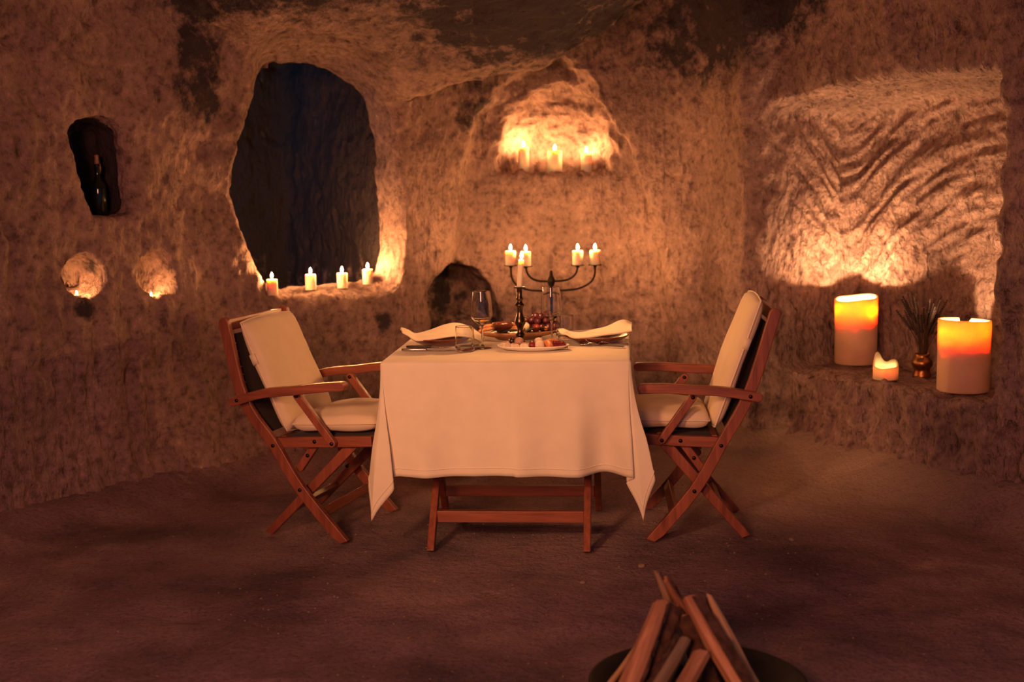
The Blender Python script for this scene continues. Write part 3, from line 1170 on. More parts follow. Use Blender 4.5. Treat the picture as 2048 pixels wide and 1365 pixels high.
def make_chair(P, loc, rz, label, cushion_label, seed):
    """P: side profile; x forward, z up, y across"""
    ch = thing('folding_armchair', label, 'chair', loc, rz, 'folding armchairs at the table')

    def flat(name, outline, y0, y1, mat=M_TEAK_Z, bevel=0.004):
        b_ = bmesh.new()
        prism(b_, outline, min(y0, y1), max(y0, y1), lambda a, b, v: (a, v, b))
        return bm_obj(name, b_, mat, ch, bevel=bevel)

    def cross(name, x, z, w, h, hy, mat=M_TEAK_Y, rot=0.0):
        b_ = bmesh.new()
        c, s = cos(rot), sin(rot)
        out = [(x + dx * c - dz * s, z + dx * s + dz * c) for dx, dz in ((-w / 2, -h / 2), (w / 2, -h / 2), (w / 2, h / 2), (-w / 2, h / 2))]
        prism(b_, out, -hy, hy, lambda a, b, v: (a, v, b))
        return bm_obj(name, b_, mat, ch, bevel=0.003)

    def bolt(x, z, y0, y1, rr=0.0075):
        b_ = bmesh.new()
        tube(b_, [(x, y0, z), (x, y1, z)], rr, 12)
        bm_obj('bolt', b_, M_BOLT, ch)
    post = P['post']
    ptop, pbolt, pseat, pcross, pfoot = [Vector(q) for q in (post[4], post[3], post[2], post[1], post[0])]
    path = smooth_path([(q.x, q.y, 0) for q in (pfoot, pcross, pseat, pbolt, ptop)], 5)
    path = [(q.x, q.y) for q in path]
    for s in (-1, 1):
        out = strip(path, 0.044, False, True)
        out = [(a, max(b, 0.002)) for a, b in out]
        flat('back_post', out, s * 0.234, s * 0.260)
        leg = strip([P['legfoot'], P['legtop']], 0.044, False, True)
        leg = [(a, max(b, 0.002)) for a, b in leg]
        flat('leg', leg, s * 0.178, s * 0.203)
        arm = strip([(q.x, q.y) for q in smooth_path([(a, b, 0) for a, b in P['arm']], 5)], 0.035, True, True)
        flat('armrest', arm, s * 0.261, s * 0.303, M_TEAK)
        flat('arm_support', strip([P['sup'][0], P['sup'][1]], 0.032), s * 0.234, s * 0.258)
        flat('seat_rail', strip([P['railb'], P['railf']], 0.042, False, False), s * 0.205, s * 0.232, M_TEAK)
        flat('folding_stay', strip([P['link'][0], P['link'][1]], 0.032), s * 0.178, s * 0.202)
        bolt(pseat.x, pseat.y, s * 0.20, s * 0.2635)
        bolt(pcross.x, pcross.y, s * 0.175, s * 0.2635)
        bolt(pbolt.x, pbolt.y, s * 0.23, s * 0.306)
        bolt(P['sup'][0][0], P['sup'][0][1], s * 0.230, s * 0.2615)
        bolt(P['sup'][1][0], P['sup'][1][1], s * 0.18, s * 0.2615)
        bolt(P['link'][0][0], P['link'][0][1], s * 0.18, s * 0.2355)
        bolt(P['link'][0][0] * 0.45 + P['link'][1][0] * 0.55, P['link'][0][1] * 0.45 + P['link'][1][1] * 0.55, s * 0.18, s * 0.206)
    bd = (ptop - pbolt).normalized()
    ang = atan2(bd.y, bd.x) - pi / 2
    q = ptop - bd * 0.012
    cross('top_rail', q.x - 0.004, q.y, 0.022, 0.045, 0.236, rot=ang)
    q = pseat + Vector((0.02, 0.0))
    cross('rear_rail', q.x, q.y + 0.01, 0.022, 0.04, 0.205)
    cross('front_rail', P['railf'][0] - 0.012, P['railf'][1], 0.022, 0.04, 0.205)
    q = pcross * 0.55 + pfoot * 0.45
    cross('stretcher', q.x, q.y, 0.022, 0.038, 0.236, rot=ang + 0.3)
    lf, lt = Vector(P['legfoot']), Vector(P['legtop'])
    q = lf * 0.70 + lt * 0.30
    cross('stretcher', q.x, q.y, 0.022, 0.038, 0.180, rot=-0.7)
    # dark sling laced to the posts
    s0, s1 = pseat + (pbolt - pseat) * 0.25, ptop - bd * 0.05
    pts = [s0, pbolt, s1]
    b_ = bmesh.new()
    prism(b_, strip([(p.x, p.y) for p in pts], 0.006, False, False), -0.212, 0.212, lambda a, b, v: (a, v, b))
    bm_obj('back_sling', b_, M_SLING, ch)
    b_ = bmesh.new()
    prism(b_, strip([(P['railb'][0] + 0.02, P['railb'][1] + 0.019), (P['railf'][0], P['railf'][1] + 0.019)], 0.006, False, False), -0.20, 0.20, lambda a, b, v: (a, v, b))
    bm_obj('seat_sling', b_, M_SLING, ch)
    cord = None
    for s in (-1, 1):
        for k in range(17):
            t = k / 16
            p = s0.lerp(pbolt, t * 2) if t < 0.5 else pbolt.lerp(s1, t * 2 - 1)
            if cord is None:
                b_ = bmesh.new()
                tube(b_, [(0, -0.014, -0.006), (0.002, 0.002, 0), (0, 0.015, 0.004)], 0.0028, 5)
                cord = bm_obj('lace_cord', b_, M_CORD, ch)
                o_ = cord
            else:
                o_ = cord.copy()
                COL.objects.link(o_)
            o_.location = (p.x + 0.004, s * 0.221, p.y)
            o_.rotation_euler = (0, 0, 0 if s > 0 else pi)
    # cushion
    cu = thing('chair_cushion', cushion_label, 'cushion', loc, rz, 'canvas chair cushions')
    c0 = Vector(P['pad'][0])
    c1 = Vector(P['pad'][1])
    dv = (c1 - c0)
    a = atan2(dv.y, dv.x)
    mid = (c0 + c1) / 2
    ry = Matrix.Rotation(-a, 4, 'Y')
    make_pad('back_pad', dv.length, 0.44, 0.058, M_LINEN, cu, seed, (mid.x, 0, mid.y), ry)
    sx0, sx1, sz0, sz1 = P['seat']
    a2 = atan2(sz1 - sz0, sx1 - sx0)
    make_pad('seat_pad', sx1 - sx0, 0.43, 0.080, M_LINEN, cu, seed + 1, ((sx0 + sx1) / 2, 0, (sz0 + sz1) / 2), Matrix.Rotation(-a2, 4, 'Y'))
    for s in (-1, 1):
        b_ = bmesh.new()
        q = c0.lerp(c1, 0.66)
        nrm = Vector((-dv.y, dv.x)).normalized()
        q = q + nrm * 0.004
        out = [(-0.012, -0.022), (0.012, -0.022), (0.012, 0.022), (-0.012, 0.022)]
        pv = [Vector((q.x, s * 0.222, q.y)) + Vector((dv.x, 0, dv.y)).normalized() * b2 + Vector((nrm.x, 0, nrm.y)) * a2_ for a2_, b2 in out]
        A_ = [b_.verts.new(p + Vector((0, -0.002, 0))) for p in pv]
        B_ = [b_.verts.new(p + Vector((0, 0.002, 0))) for p in pv]
        b_.faces.new(A_); b_.faces.new(B_[::-1])
        for k in range(4):
            b_.faces.new((A_[k], B_[k], B_[(k + 1) % 4], A_[(k + 1) % 4]))
        bm_obj('tie_tab', b_, M_PIPING, cu)
    return ch


PR = dict(post=[(.376, 0), (.206, .205), (.104, .384), (-.002, .581), (-.098, .888)], legfoot=(0, 0), legtop=(.335, .405),
          arm=[(-.032, .576), (.09, .597), (.211, .605), (.31, .612), (.405, .613)], sup=[(.211, .572), (.330, .405)],
          railb=(.085, .388), railf=(.49, .408), link=[(.257, .398), (.160, .262)], pad=[(.128, .435), (-.055, .945)],
          seat=(.135, .500, .470, .480))
PL = dict(post=[(.360, 0), (.178, .21), (.068, .384), (-.060, .568), (-.130, .868)], legfoot=(0, 0), legtop=(.40, .405),
          arm=[(-.082, .560), (.05, .597), (.18, .612), (.30, .628), (.390, .636)], sup=[(.178, .586), (.322, .402)],
          railb=(.05, .388), railf=(.48, .412), link=[(.236, .402), (.15, .285)], pad=[(.112, .425), (-.085, .875)],
          seat=(.12, .495, .462, .480))
# near-side feet sit at w = +-0.247 from the chair's middle
rl = atan2(-0.109, 0.336)
ul = Vector((cos(rl), sin(rl), 0)); wl = Vector((-sin(rl), cos(rl), 0))
locL = Vector((-1.01, 5.095, 0)) + wl * 0.235
make_chair(PL, (locL.x, locL.y, 0), rl, 'teak folding armchair on the left of the table, below the stone window',
           'cream canvas cushion on the left armchair', 3)
rr_ = atan2(0.026, -0.379)
wr = Vector((-sin(rr_), cos(rr_), 0))
locR = Vector((0.899, 4.906, 0)) - wr * 0.235
make_chair(PR, (locR.x, locR.y, 0), rr_, 'teak folding armchair on the right of the table, beside the bench alcove',
           'cream canvas cushion on the right armchair', 9)


# ------------------------------------------------------------------ iron candelabra
M_IRON = simple_mat('black_iron', (0.035, 0.025, 0.02), 0.55, 0.7, 0.2, 40, 0.2)


def make_candelabra():
    X, Y = 0.209, 6.72
    t = thing('candelabra', 'tall black iron candelabra with four curved arms standing behind the table', 'candelabra', (X, Y, 0.0))
    bm = bmesh.new()
    lathe(bm, [(0, .0), (.011, .0), (.011, .775), (.015, .785), (.011, .805), (.010, .845), (.019, .870), (.022, .880), (.016, .895), (.010, .905),
               (.008, .925), (.006, .932), (0, .936)], 16)
    bm_obj('stem', bm, M_IRON, t)
    for k in range(3):
        a = 2 * pi * k / 3 + 0.5
        bm = bmesh.new()
        p = [(0.008 * cos(a), 0.008 * sin(a), .16), (.10 * cos(a), .10 * sin(a), .15), (.17 * cos(a), .17 * sin(a), .06), (.21 * cos(a), .21 * sin(a), .012)]
        tube(bm, smooth_path(p, 5), 0.009, 8)
        bm_obj('foot', bm, M_IRON, t)
    arms = [(-.208, .963, .830), (-.130, .958, .878), (.139, .958, .878), (.228, .958, .830)]
    names = ['leftmost of the four, on the outer arm', 'second from the left, on the inner arm',
             'third from the left, on the inner arm', 'rightmost of the four, on the outer arm']
    for (dx, zc, zs), nm in zip(arms, names):
        s = 1 if dx > 0 else -1
        bm = bmesh.new()
        p = [(0, 0, zs), (dx * .30, -.006, zs - .004 * 0), (dx * .62, -.008, zs + .008), (dx * .88, -.004, zs + .036), (dx * .985, 0, zs + .075), (dx, 0, zc - .004)]
        if abs(dx) < .2:
            p = [(0, 0, zs), (dx * .4, .006, zs), (dx * .72, .008, zs + .012), (dx * .93, .004, zs + .04), (dx, 0, zc - .004)]
        tube(bm, smooth_path(p, 5), 0.0055, 8)
        arm = bm_obj('arm', bm, M_IRON, t)
        bm = bmesh.new()
        lathe(bm, [(0, -.012), (.008, -.012), (.010, -.004), (.034, -.002), (.036, .002), (.034, .001), (0, .001)], 24, (dx, 0, zc))
        bm_obj('drip_pan', bm, M_IRON, arm)
        candle('ivory pillar candle on the iron candelabra, ' + nm, (X + dx, Y, zc + .001), .0275, .075, M_FLAME, 'candles on the candelabra')


make_candelabra()

# ------------------------------------------------------------------ tealights in the two hollows of the left wall
M_ALU = simple_mat('thin_aluminium', (0.75, 0.72, 0.68), 0.3, 1.0, 0.05)


def tealight(label, p):
    t = thing('tealight', label, 'candle', p, 0, 'tealights in the wall hollows')
    bm = bmesh.new()
    lathe(bm, [(0, 0), (.0185, 0), (.019, .014), (.0183, .014), (.018, .010), (0, .010)], 24)
    bm_obj('cup', bm, M_ALU, t)
    bm = bmesh.new()
    lathe(bm, [(0, .0105), (.0178, .0105), (.0176, .0125), (0, .0118)], 20)
    bm_obj('wax_body', bm, M_WAX, t)
    bm = bmesh.new()
    tube(bm, [(0, 0, .011), (0.0004, 0, .018)], 0.0008, 6)
    bm_obj('wick', bm, M_WICK, t)
    f = bm_obj('flame', flame_bm(.018, .0042), M_FLAME_SMALL, t, (0, 0, .0165))
    f['label'] = 'small bright flame'
    return t


p = hit(152, 590)
TL1 = Vector((p.x + 0.035, p.y - 0.03, 0))
z = drop(TL1.x, TL1.y, 1.02) or .945
bm = bmesh.new()
lathe(bm, [(0, 0), (.020, 0), (.034, .004), (.035, .0055), (.020, .002), (0, .002)], 28)
o = bm_obj('saucer', bm, M_ALU)
p1 = at_y(154, 598, 5.615)
o.location = (p1.x, p1.y, p1.z)
tag(o, 'small metal saucer under the tealight in the left round wall hollow', 'saucer')
tealight('tealight on a small saucer in the left round wall hollow', (p1.x, p1.y, p1.z + .002))
p = at_y(303, 604, 5.93)
z = drop(p.x, p.y, 0.99) or p.z
tealight('tealight in the right round wall hollow', (p.x, p.y, z))

# ------------------------------------------------------------------ bottle in the slot
M_BOTTLE = simple_mat('dark_bottle_glass', (0.006, 0.010, 0.008), 0.06, 0, 0.05, 10)
M_FOIL = simple_mat('worn_foil', (0.30, 0.17, 0.12), 0.6, 0.3, 0.5, 60, 0.3)
p = at_y(200, 431, 5.80)
z = drop(p.x, p.y, 1.5) or p.z
t = thing('wine_bottle', 'dark bottle with a candle stub in its neck inside the narrow wall slot', 'bottle', (p.x, p.y, z - 0.003))
bm = bmesh.new()
lathe(bm, [(0, 0), (.030, 0), (.034, .006), (.034, .115), (.031, .135), (.018, .155), (.0125, .170), (.0120, .210), (.0145, .214), (.0145, .224), (0, .224)], 28)
bm_obj('body', bm, M_BOTTLE, t)
bm = bmesh.new()
lathe(bm, [(0, .222), (.0105, .222), (.0120, .235), (.0095, .252), (.0105, .264), (0, .268)], 12)
o = bm_obj('candle_stub', bm, M_FOIL, t)
bm = bmesh.new()
tube(bm, [(.0135, -.003, .228), (.0150, -.004, .205), (.0135, -.003, .185)], [.003, .004, .002], 8)
bm_obj('wax_drip', bm, M_FOIL, t)

# ------------------------------------------------------------------ bench alcove: two big candles, a low one, vase
M_WAXBIG = wax_material('thick_wax', (0.86, 0.60, 0.39), (1.0, 0.74, 0.50), 0.022, 0.5)
M_WAXLOW = wax_material('low_wax', (0.92, 0.80, 0.56), (1.0, 0.5, 0.2), 0.03, 0.4)


def big_candle(label, loc, r, h, hc, wall, rim, flames, n=72):
    t = thing('large_candle', label, 'candle', loc, 0, 'large candles in the bench alcove')
    prof = [(0, 0), (r * .97, 0), (r, .006), (r, h * .35), (r * .995, h * .7), (r * .985, h - .008), (r * .97, h - .001), (r - wall * .6, h), (r - wall, h - .006),
            (r - wall * 1.05, h - (h - hc) * .4), (r - wall * 1.3, hc + .01), (r - wall * 2, hc), (r * .55, hc), (r * .46, hc + .006), (r * .38, hc + .016), (r * .2, hc + .020), (0, hc + .020)]
    bm = bmesh.new()
    lathe(bm, prof, n)
    for v in bm.verts:
        a = atan2(v.co.y, v.co.x)
        k = max(0, (v.co.z - hc) / (h - hc)) if v.co.z > hc else 0
        rad = sqrt(v.co.x ** 2 + v.co.y ** 2)
        if k > 0.2 and rad > r * .5:
            v.co.z += rim(a) * k
            lean = 0.006 * k * sin(2 * a + 1)
            v.co.x += lean * cos(a)
            v.co.y += lean * sin(a)
    bm_obj('wax_body', bm, M_WAXBIG, t)
    for (fx, fy) in flames:
        bm = bmesh.new()
        tube(bm, [(fx, fy, hc - .004), (fx + .0006, fy, hc + .046)], 0.0015, 6)
        bm_obj('wick', bm, M_WICK, t)
        f = bm_obj('flame', flame_bm(.034, .0075), M_FLAME_BIG, t, (fx, fy, hc + .044))
        f['label'] = 'bright flame inside the hollow candle'
    return t


def notch(a, c, w, dep):
    d = (a - c + pi) % (2 * pi) - pi
    return -dep * max(0, 1 - (abs(d) / w) ** 4) if abs(d) < w else 0


def rest(u, v, z0):
    q = at_z(u, v, z0)
    zz = drop(q.x, q.y, z0 + .35)
    return Vector((q.x, q.y, zz if zz else z0))


q = rest(1711, 727, .454)
big_candle('large glowing pillar candle at the far left of the bench alcove', q, .104, .332, .205, .015,
           lambda a: .010 * sin(a + .9) + .003 * sin(3 * a), [(-.055, .0), (.045, -.045), (.035, .05)])
q = rest(1926, 778, .454)
big_candle('large glowing pillar candle with a split rim at the right edge of the bench alcove', q, .112, .315, .19, .015,
           lambda a: -.006 * cos(a - .3) + notch(a, 1.25, .22, .05), [(-.056, -.02), (.056, .015)])


def low_candle():
    q = rest(1771, 758, .454)
    t = thing('low_candle', 'low half-melted white candle with a raised back edge in front of the vase', 'candle', q)
    r, n = .058, 48
    bm = bmesh.new()
    prof = [(0, 0), (r * .96, 0), (r, .004), (r, .03), (r, .055), (r * .97, .060), (r * .84, .060), (r * .80, .050), (r * .70, .030), (r * .3, .024), (0, .023)]
    lathe(bm, prof, n)
    for v in bm.verts:
        a = atan2(v.co.y, v.co.x)
        rad = sqrt(v.co.x ** 2 + v.co.y ** 2)
        if v.co.z > .04 and rad > r * .5:
            k = (v.co.z - .04) / .02
            up = .062 * math.exp(-(((a - 2.1 + pi) % (2 * pi) - pi) / .55) ** 2) + .030 * math.exp(-(((a - .5 + pi) % (2 * pi) - pi) / .7) ** 2) \
                - .006 * math.exp(-(((a + 2.2 + pi) % (2 * pi) - pi) / .5) ** 2)
            v.co.z += up * k
    bm_obj('wax_body', bm, M_WAXLOW, t)
    bm = bmesh.new()
    tube(bm, [(.0, -.005, .022), (.001, -.005, .034)], 0.001, 6)
    bm_obj('wick', bm, M_WICK, t)
    f = bm_obj('flame', flame_bm(.018, .0045), M_FLAME_LOW, t, (.001, -.005, .031))
    f['label'] = 'small flame in the wax hollow'


M_FLAME_LOW = flame_material('flame_low', (1.0, 0.5, 0.2), 260)
low_candle()

M_BRASS = simple_mat('aged_brass', (0.30, 0.15, 0.06), 0.32, 1.0, 0.4, 25, 0.15)
M_LAV = simple_mat('dried_lavender', (0.050, 0.034, 0.034), 0.95, 0, 0.4, 60)
M_STALK = simple_mat('dry_stalk', (0.07, 0.042, 0.028), 0.9, 0, 0.3, 60)
q = rest(1844, 750, .454)
o = thing('vase', 'small aged brass vase holding dried lavender between the large candles', 'vase', q)
bm = bmesh.new()
lathe(bm, [(0, 0), (.043, 0), (.044, .006), (.041, .016), (.036, .032), (.037, .040), (.046, .054), (.0485, .066), (.045, .080), (.035, .092), (.032, .100),
           (.035, .112), (.033, .112), (.030, .100), (.033, .091), (.043, .079), (.046, .066), (.043, .055), (0, .045)], 36)
bm_obj('body', bm, M_BRASS, o)
t = thing('lavender_bunch', 'bunch of dried dark lavender standing in the brass vase', 'dried flowers', (q.x, q.y, q.z + .05))
for k in range(46):
    a = rng.uniform(0, 2 * pi)
    sp = sqrt(rng.uniform(0.0, 1)) * .135
    hh = rng.uniform(.20, .33) + (.04 if k % 9 == 0 else 0)
    base = (.012 * cos(a), .012 * sin(a), 0)
    ox, oy = sp * cos(a), sp * sin(a) * .8
    into = ox * .882 + oy * .471
    if into > .055:
        ox, oy = ox - .882 * (into - .055), oy - .471 * (into - .055)
    tip = Vector((ox, oy, hh))
    mid = Vector((sp * .28 * cos(a), sp * .28 * sin(a), hh * .5))
    path = smooth_path([base, mid, tip], 5)
    bm = bmesh.new()
    tube(bm, path, .0013, 5)
    sg = bm_obj('stalk', bm, M_STALK, t)
    bm = bmesh.new()
    n0 = len(path) - 1
    L0 = rng.uniform(.06, .10)
    dirn = (path[-1] - path[-3]).normalized()
    prof = []
    m_ = 9
    for j in range(m_):
        prof += [(.0018, j / m_ * L0), (.0085 * (1 - .35 * j / m_), (j + .5) / m_ * L0)]
    prof = [(0, 0)] + prof[1:] + [(0, L0)]
    lathe(bm, prof, 6)
    rot = Vector((0, 0, 1)).rotation_difference(dirn).to_matrix().to_4x4()
    bm.transform(Matrix.Translation(path[-1] - dirn * L0 * .8) @ rot)
    bm_obj('flower_spike', bm, M_LAV, sg)


# ------------------------------------------------------------------ things on the table
ZT = TOPZ + 0.003           # top of the cloth


def on_table(u, v, z=None):
    """photo pixel -> point on the table top (table frame)"""
    return at_z(u, v, ZT if z is None else z)


def glass_material(name):
    mt, nt, b = node_mat(name)
    b.inputs['Base Color'].default_value = (1, 1, 1, 1)
    b.inputs['Roughness'].default_value = 0.0
    b.inputs['IOR'].default_value = 1.48
    b.inputs['Transmission Weight'].default_value = 1.0
    return mt


M_GLASS = glass_material('clear_glass')
M_TERRA = simple_mat('glazed_terracotta', (0.16, 0.040, 0.028), 0.32, 0, 0.2, 30, 0.05, Coat_Weight=0.4)
M_STEEL = simple_mat('steel', (0.55, 0.52, 0.48), 0.22, 1.0, 0.05)
M_DARKSTEEL = simple_mat('dark_handle', (0.02, 0.018, 0.018), 0.4, 0.2, 0.1)
M_PORCELAIN = simple_mat('white_porcelain', (0.80, 0.76, 0.70), 0.25, 0, 0.03, 20, 0, Coat_Weight=0.5)
M_OLIVEWOOD = wood_material('serving_wood', (0.22, 0.095, 0.045), (0.42, 0.20, 0.09), 'X', 1.0, 0.5, 0.1)
M_BRONZE = simple_mat('dark_bronze', (0.10, 0.065, 0.04), 0.28, 1.0, 0.3, 30, 0.05)

# candlestick and taper
p = on_table(1041, 692)
SX, SY = p.x, p.y
t = thing('candlestick', 'dark turned metal candlestick in the middle of the table', 'candlestick', (SX, SY, ZT))
bm = bmesh.new()
lathe(bm, [(0, 0), (.046, 0), (.047, .004), (.040, .009), (.024, .014), (.014, .022), (.013, .034), (.019, .042), (.019, .047), (.012, .054), (.0115, .070), (.014, .078),
           (.022, .092), (.0225, .100), (.018, .112), (.0125, .130), (.0115, .147), (.013, .152), (.012, .156), (.020, .163), (.020, .168), (.012, .176),
           (.0105, .183), (.0150, .189), (.0150, .193), (.0105, .200), (.0110, .228), (.012, .232), (.023, .235), (.0235, .238), (.012, .238), (.011, .232), (0, .230)], 36)
bm_obj('body', bm, M_BRONZE, t)
t = thing('taper_candle', 'tall burning white taper candle in the dark candlestick', 'candle', (SX, SY, ZT + .2305))
t.rotation_euler = (0, radians(4.5), 0)
bm = bmesh.new()
lathe(bm, [(0, 0), (.0100, 0), (.0108, .01), (.0106, .10), (.0100, .112), (.0095, .116), (.006, .115), (0, .114)], 24)
bm_obj('wax_body', bm, M_WAX, t)
bm = bmesh.new()
tube(bm, [(0, 0, .113), (.0006, 0, .124)], .0008, 6)
bm_obj('wick', bm, M_WICK, t)
f = bm_obj('flame', flame_bm(.030, .0062), M_FLAME_TAPER, t, (.0003, 0, .121)) if 'M_FLAME_TAPER' in globals() else None
if f is None:
    M_FLAME_TAPER = flame_material('flame_taper', (1.0, 0.42, 0.14), 5000)
    f = bm_obj('flame', flame_bm(.030, .0062), M_FLAME_TAPER, t, (.0003, 0, .121))
f['label'] = 'bright candle flame'


# wine glasses
def dense(prof):
    out = [prof[0]]
    for (r0, z0), (r1, z1) in zip(prof[:-1], prof[1:]):
        L = sqrt((r1 - r0) ** 2 + (z1 - z0) ** 2)
        if L > .004:
            k = .0012 / L
            for t in (k, .5, 1 - k):
                out.append((r0 + (r1 - r0) * t, z0 + (z1 - z0) * t))
        out.append((r1, z1))
    return out


def wine_glass(label, p):
    o = thing('wine_glass', label, 'glass', (p.x, p.y, ZT + .0005), 0, 'stemmed wine glasses')
    bm = bmesh.new()
    lathe(bm, dense([(0, 0), (.036, 0), (.0365, .0015), (.030, .003), (.010, .006), (.0045, .014), (.0036, .04), (.0036, .075), (.0055, .088), (.014, .096),
               (.030, .108), (.0435, .124), (.0440, .130), (.0430, .145), (.0395, .19), (.0345, .228), (.0335, .2285),
               (.0330, .228), (.0383, .19), (.0417, .145), (.0426, .130), (.0420, .125), (.029, .110), (.012, .0995), (0, .097)]), 48)
    bm_obj('bowl', bm, M_GLASS, o)


wine_glass('stemmed wine glass in front, left of the dark candlestick', on_table(965, 697))
wine_glass('stemmed wine glass farther back, right of the dark candlestick', on_table(1104, 685))


def tumbler(label, p):
    o = thing('tumbler', label, 'glass', (p.x, p.y, ZT + .0005), 0, 'water tumblers')
    bm = bmesh.new()
    lathe(bm, dense([(0, 0), (.033, 0), (.0365, .003), (.0385, .010), (.0385, .04), (.0355, .096), (.0350, .0985), (.0340, .0985), (.0337, .096),
               (.0365, .04), (.0360, .020), (.030, .014), (0, .012)]), 48)
    bm_obj('body', bm, M_GLASS, o)


tumbler('water tumbler in front of the left place setting', on_table(930, 703))
tumbler('water tumbler behind the right wine glass', Vector((0.222, 5.378, 0)))


# plates with folded napkins
def plate(label, x, y):
    o = thing('plate', label, 'plate', (x, y, ZT), 0, 'terracotta dinner plates')
    bm = bmesh.new()
    lathe(bm, [(0, 0), (.078, 0), (.085, .003), (.107, .012), (.128, .026), (.131, .029), (.129, .031), (.124, .030), (.106, .018), (.080, .008), (0, .007)], 64)
    bm_obj('body', bm, M_TERRA, o)


PLX, PLY, PRX, PRY = -0.288, 5.300, 0.345, 5.262
plate('dark terracotta plate under a napkin at the left place setting', PLX, PLY)
plate('dark terracotta plate under a napkin at the right place setting', PRX, PRY)


def napkin(label, x, y, rz, prof, W, dz):
    """prof: (along, height) of the draped fold; W its depth"""
    path = smooth_path([(a, b, 0) for a, b in prof], 6)
    n, m_ = len(path), 12
    bm = bmesh.new()
    g = []
    for i, q in enumerate(path):
        t_ = i / (n - 1)
        row = []
        for j in range(m_ + 1):
            w = -1 + 2 * j / m_
            wd = W / 2 * (1 - .10 * math.cos(t_ * 7))
            z = q.y + .004 * sin(4 * w + 9 * t_) - .006 * w * w + dz(t_, w)
            row.append(bm.verts.new((q.x + .018 * w * (t_ - .5), w * wd, z)))
        g.append(row)
    for i in range(n - 1):
        for j in range(m_):
            bm.faces.new((g[i][j], g[i + 1][j], g[i + 1][j + 1], g[i][j + 1]))
    o = bm_obj('napkin', bm, M_NAPKIN)
    o.location, o.rotation_euler = (x, y, ZT + .003), (0, 0, rz)
    sd = o.modifiers.new('layers', 'SOLIDIFY')
    sd.thickness, sd.offset = .007, 1
    bv = o.modifiers.new('soft', 'BEVEL')
    bv.width, bv.segments = .0025, 2
    tag(o, label, 'napkin', 'folded napkins on the plates')
    return o


napkin('folded cream napkin on the left plate', PLX, PLY - .012, .03,
       [(-.165, .058), (-.14, .050), (-.105, .033), (-.05, .034), (.0, .036), (.06, .040), (.115, .036), (.150, .026), (.168, .016)], .18,
       lambda t, w: .026 * math.exp(-((t - .62) / .2) ** 2) * max(0, w + .3))
napkin('folded cream napkin on the right plate', PRX - .005, PRY - .012, .04,
       [(-.148, .044), (-.13, .046), (-.10, .036), (-.04, .033), (.02, .036), (.08, .042), (.125, .052), (.150, .058)], .17,
       lambda t, w: .026 * math.exp(-((t - .80) / .16) ** 2) * max(0, w + .3))


# cutlery
def knife(label, a, b, mat_h, hl):
    A, Bv = Vector(a), Vector(b)
    d = (Bv - A)
    o = thing('table_knife', label, 'knife', (A.x, A.y, ZT + .0005), atan2(d.y, d.x), 'cutlery beside the plates')
    L = d.length
    bm = bmesh.new()
    prism(bm, strip([(0, 0), (hl * .5, 0), (hl, 0)], [.016, .018, .012]), .001, .010, lambda x, y, v: (x, y, v))
    bm_obj('handle', bm, mat_h, o, bevel=.003)
    bm = bmesh.new()
    prism(bm, [(hl, -.005), (hl + .02, -.009), (L - .03, -.009), (L, .006), (hl + .01, .006), (hl, .005)], .003, .0048, lambda x, y, v: (x, y, v))
    bm_obj('blade', bm, M_STEEL, o, bevel=.0006)


def fork(label, a, b, lift=0.0):
    A, Bv = Vector(a), Vector(b)
    d = Bv - A
    o = thing('table_fork', label, 'fork', (A.x, A.y, ZT + .001 + lift), atan2(d.y, d.x), 'cutlery beside the plates')
    L = d.length

    def zz(x):
        t = x / L
        return .004 + .022 * max(0, (.22 - t) / .22) ** 1.3 + .010 * math.exp(-((t - .42) / .12) ** 2)
    bm = bmesh.new()
    xs = [L * k / 24 for k in range(7, 25)]
    for sgn in (1,):
        pass
    ring = []
    for x in xs:
        t = x / L
        w = .0105 if t < .32 else (.0032 + .0075 * max(0, (t - .5) / .5) ** 1.2)
        w = w if t >= .32 else .0105
        z = zz(x)
        ring.append([bm.verts.new((x, -w, z)), bm.verts.new((x, w, z)), bm.verts.new((x, w * .8, z + .0025)), bm.verts.new((x, -w * .8, z + .0025))])
    for r0, r1 in zip(ring[:-1], ring[1:]):
        for k in range(4):
            bm.faces.new((r0[k], r0[(k + 1) % 4], r1[(k + 1) % 4], r1[k]))
    bm.faces.new(ring[0]); bm.faces.new(ring[-1][::-1])
    bm_obj('handle', bm, M_STEEL, o)
    for k in range(4):
        y = (-1.5 + k) * .0056
        bm = bmesh.new()
        tube(bm, [(x, y, zz(x) + .001) for x in [L * q / 24 for q in (8, 6, 5, 4, 3, 2, 1, 0)]], [.0018, .0018, .0017, .0016, .0015, .0014, .0012, .0008], 5)
        bm_obj('tine', bm, M_STEEL, o)


knife('steel knife with a slim handle lying nearest the table front at the left setting', at_z(807, 703, ZT), at_z(914, 703, ZT), M_STEEL, .09)
knife('knife with a short dark handle lying against the left plate', at_z(816, 697, ZT), at_z(905, 697, ZT), M_DARKSTEEL, .092)
fork('steel fork with raised tines lying in front of the right plate', at_z(1141, 692, ZT), at_z(1247, 697, ZT))
fork('steel fork lying against the right plate, behind the other fork', at_z(1170, 693, ZT), at_z(1256, 691, ZT), .001)

# white dish of appetisers
DX, DY = 0.083, 5.055
t = thing('appetiser_dish', 'white oval porcelain dish of appetisers in front of the candlestick', 'dish', (DX, DY, ZT), radians(-3))
bm = bmesh.new()
lathe(bm, [(0, 0), (.55, 0), (.62, .003), (.85, .008), (.98, .017), (1.0, .020), (.985, .021), (.95, .019), (.83, .012), (.60, .007), (0, .006)], 64)
for v in bm.verts:
    v.co.x *= .142
    v.co.y *= .078
bm_obj('body', bm, M_PORCELAIN, t)


def food_mat(name, c, rough=.5, var=.25, scale=60, **kw):
    return simple_mat(name, c, rough, 0, var, scale, .2, **kw)


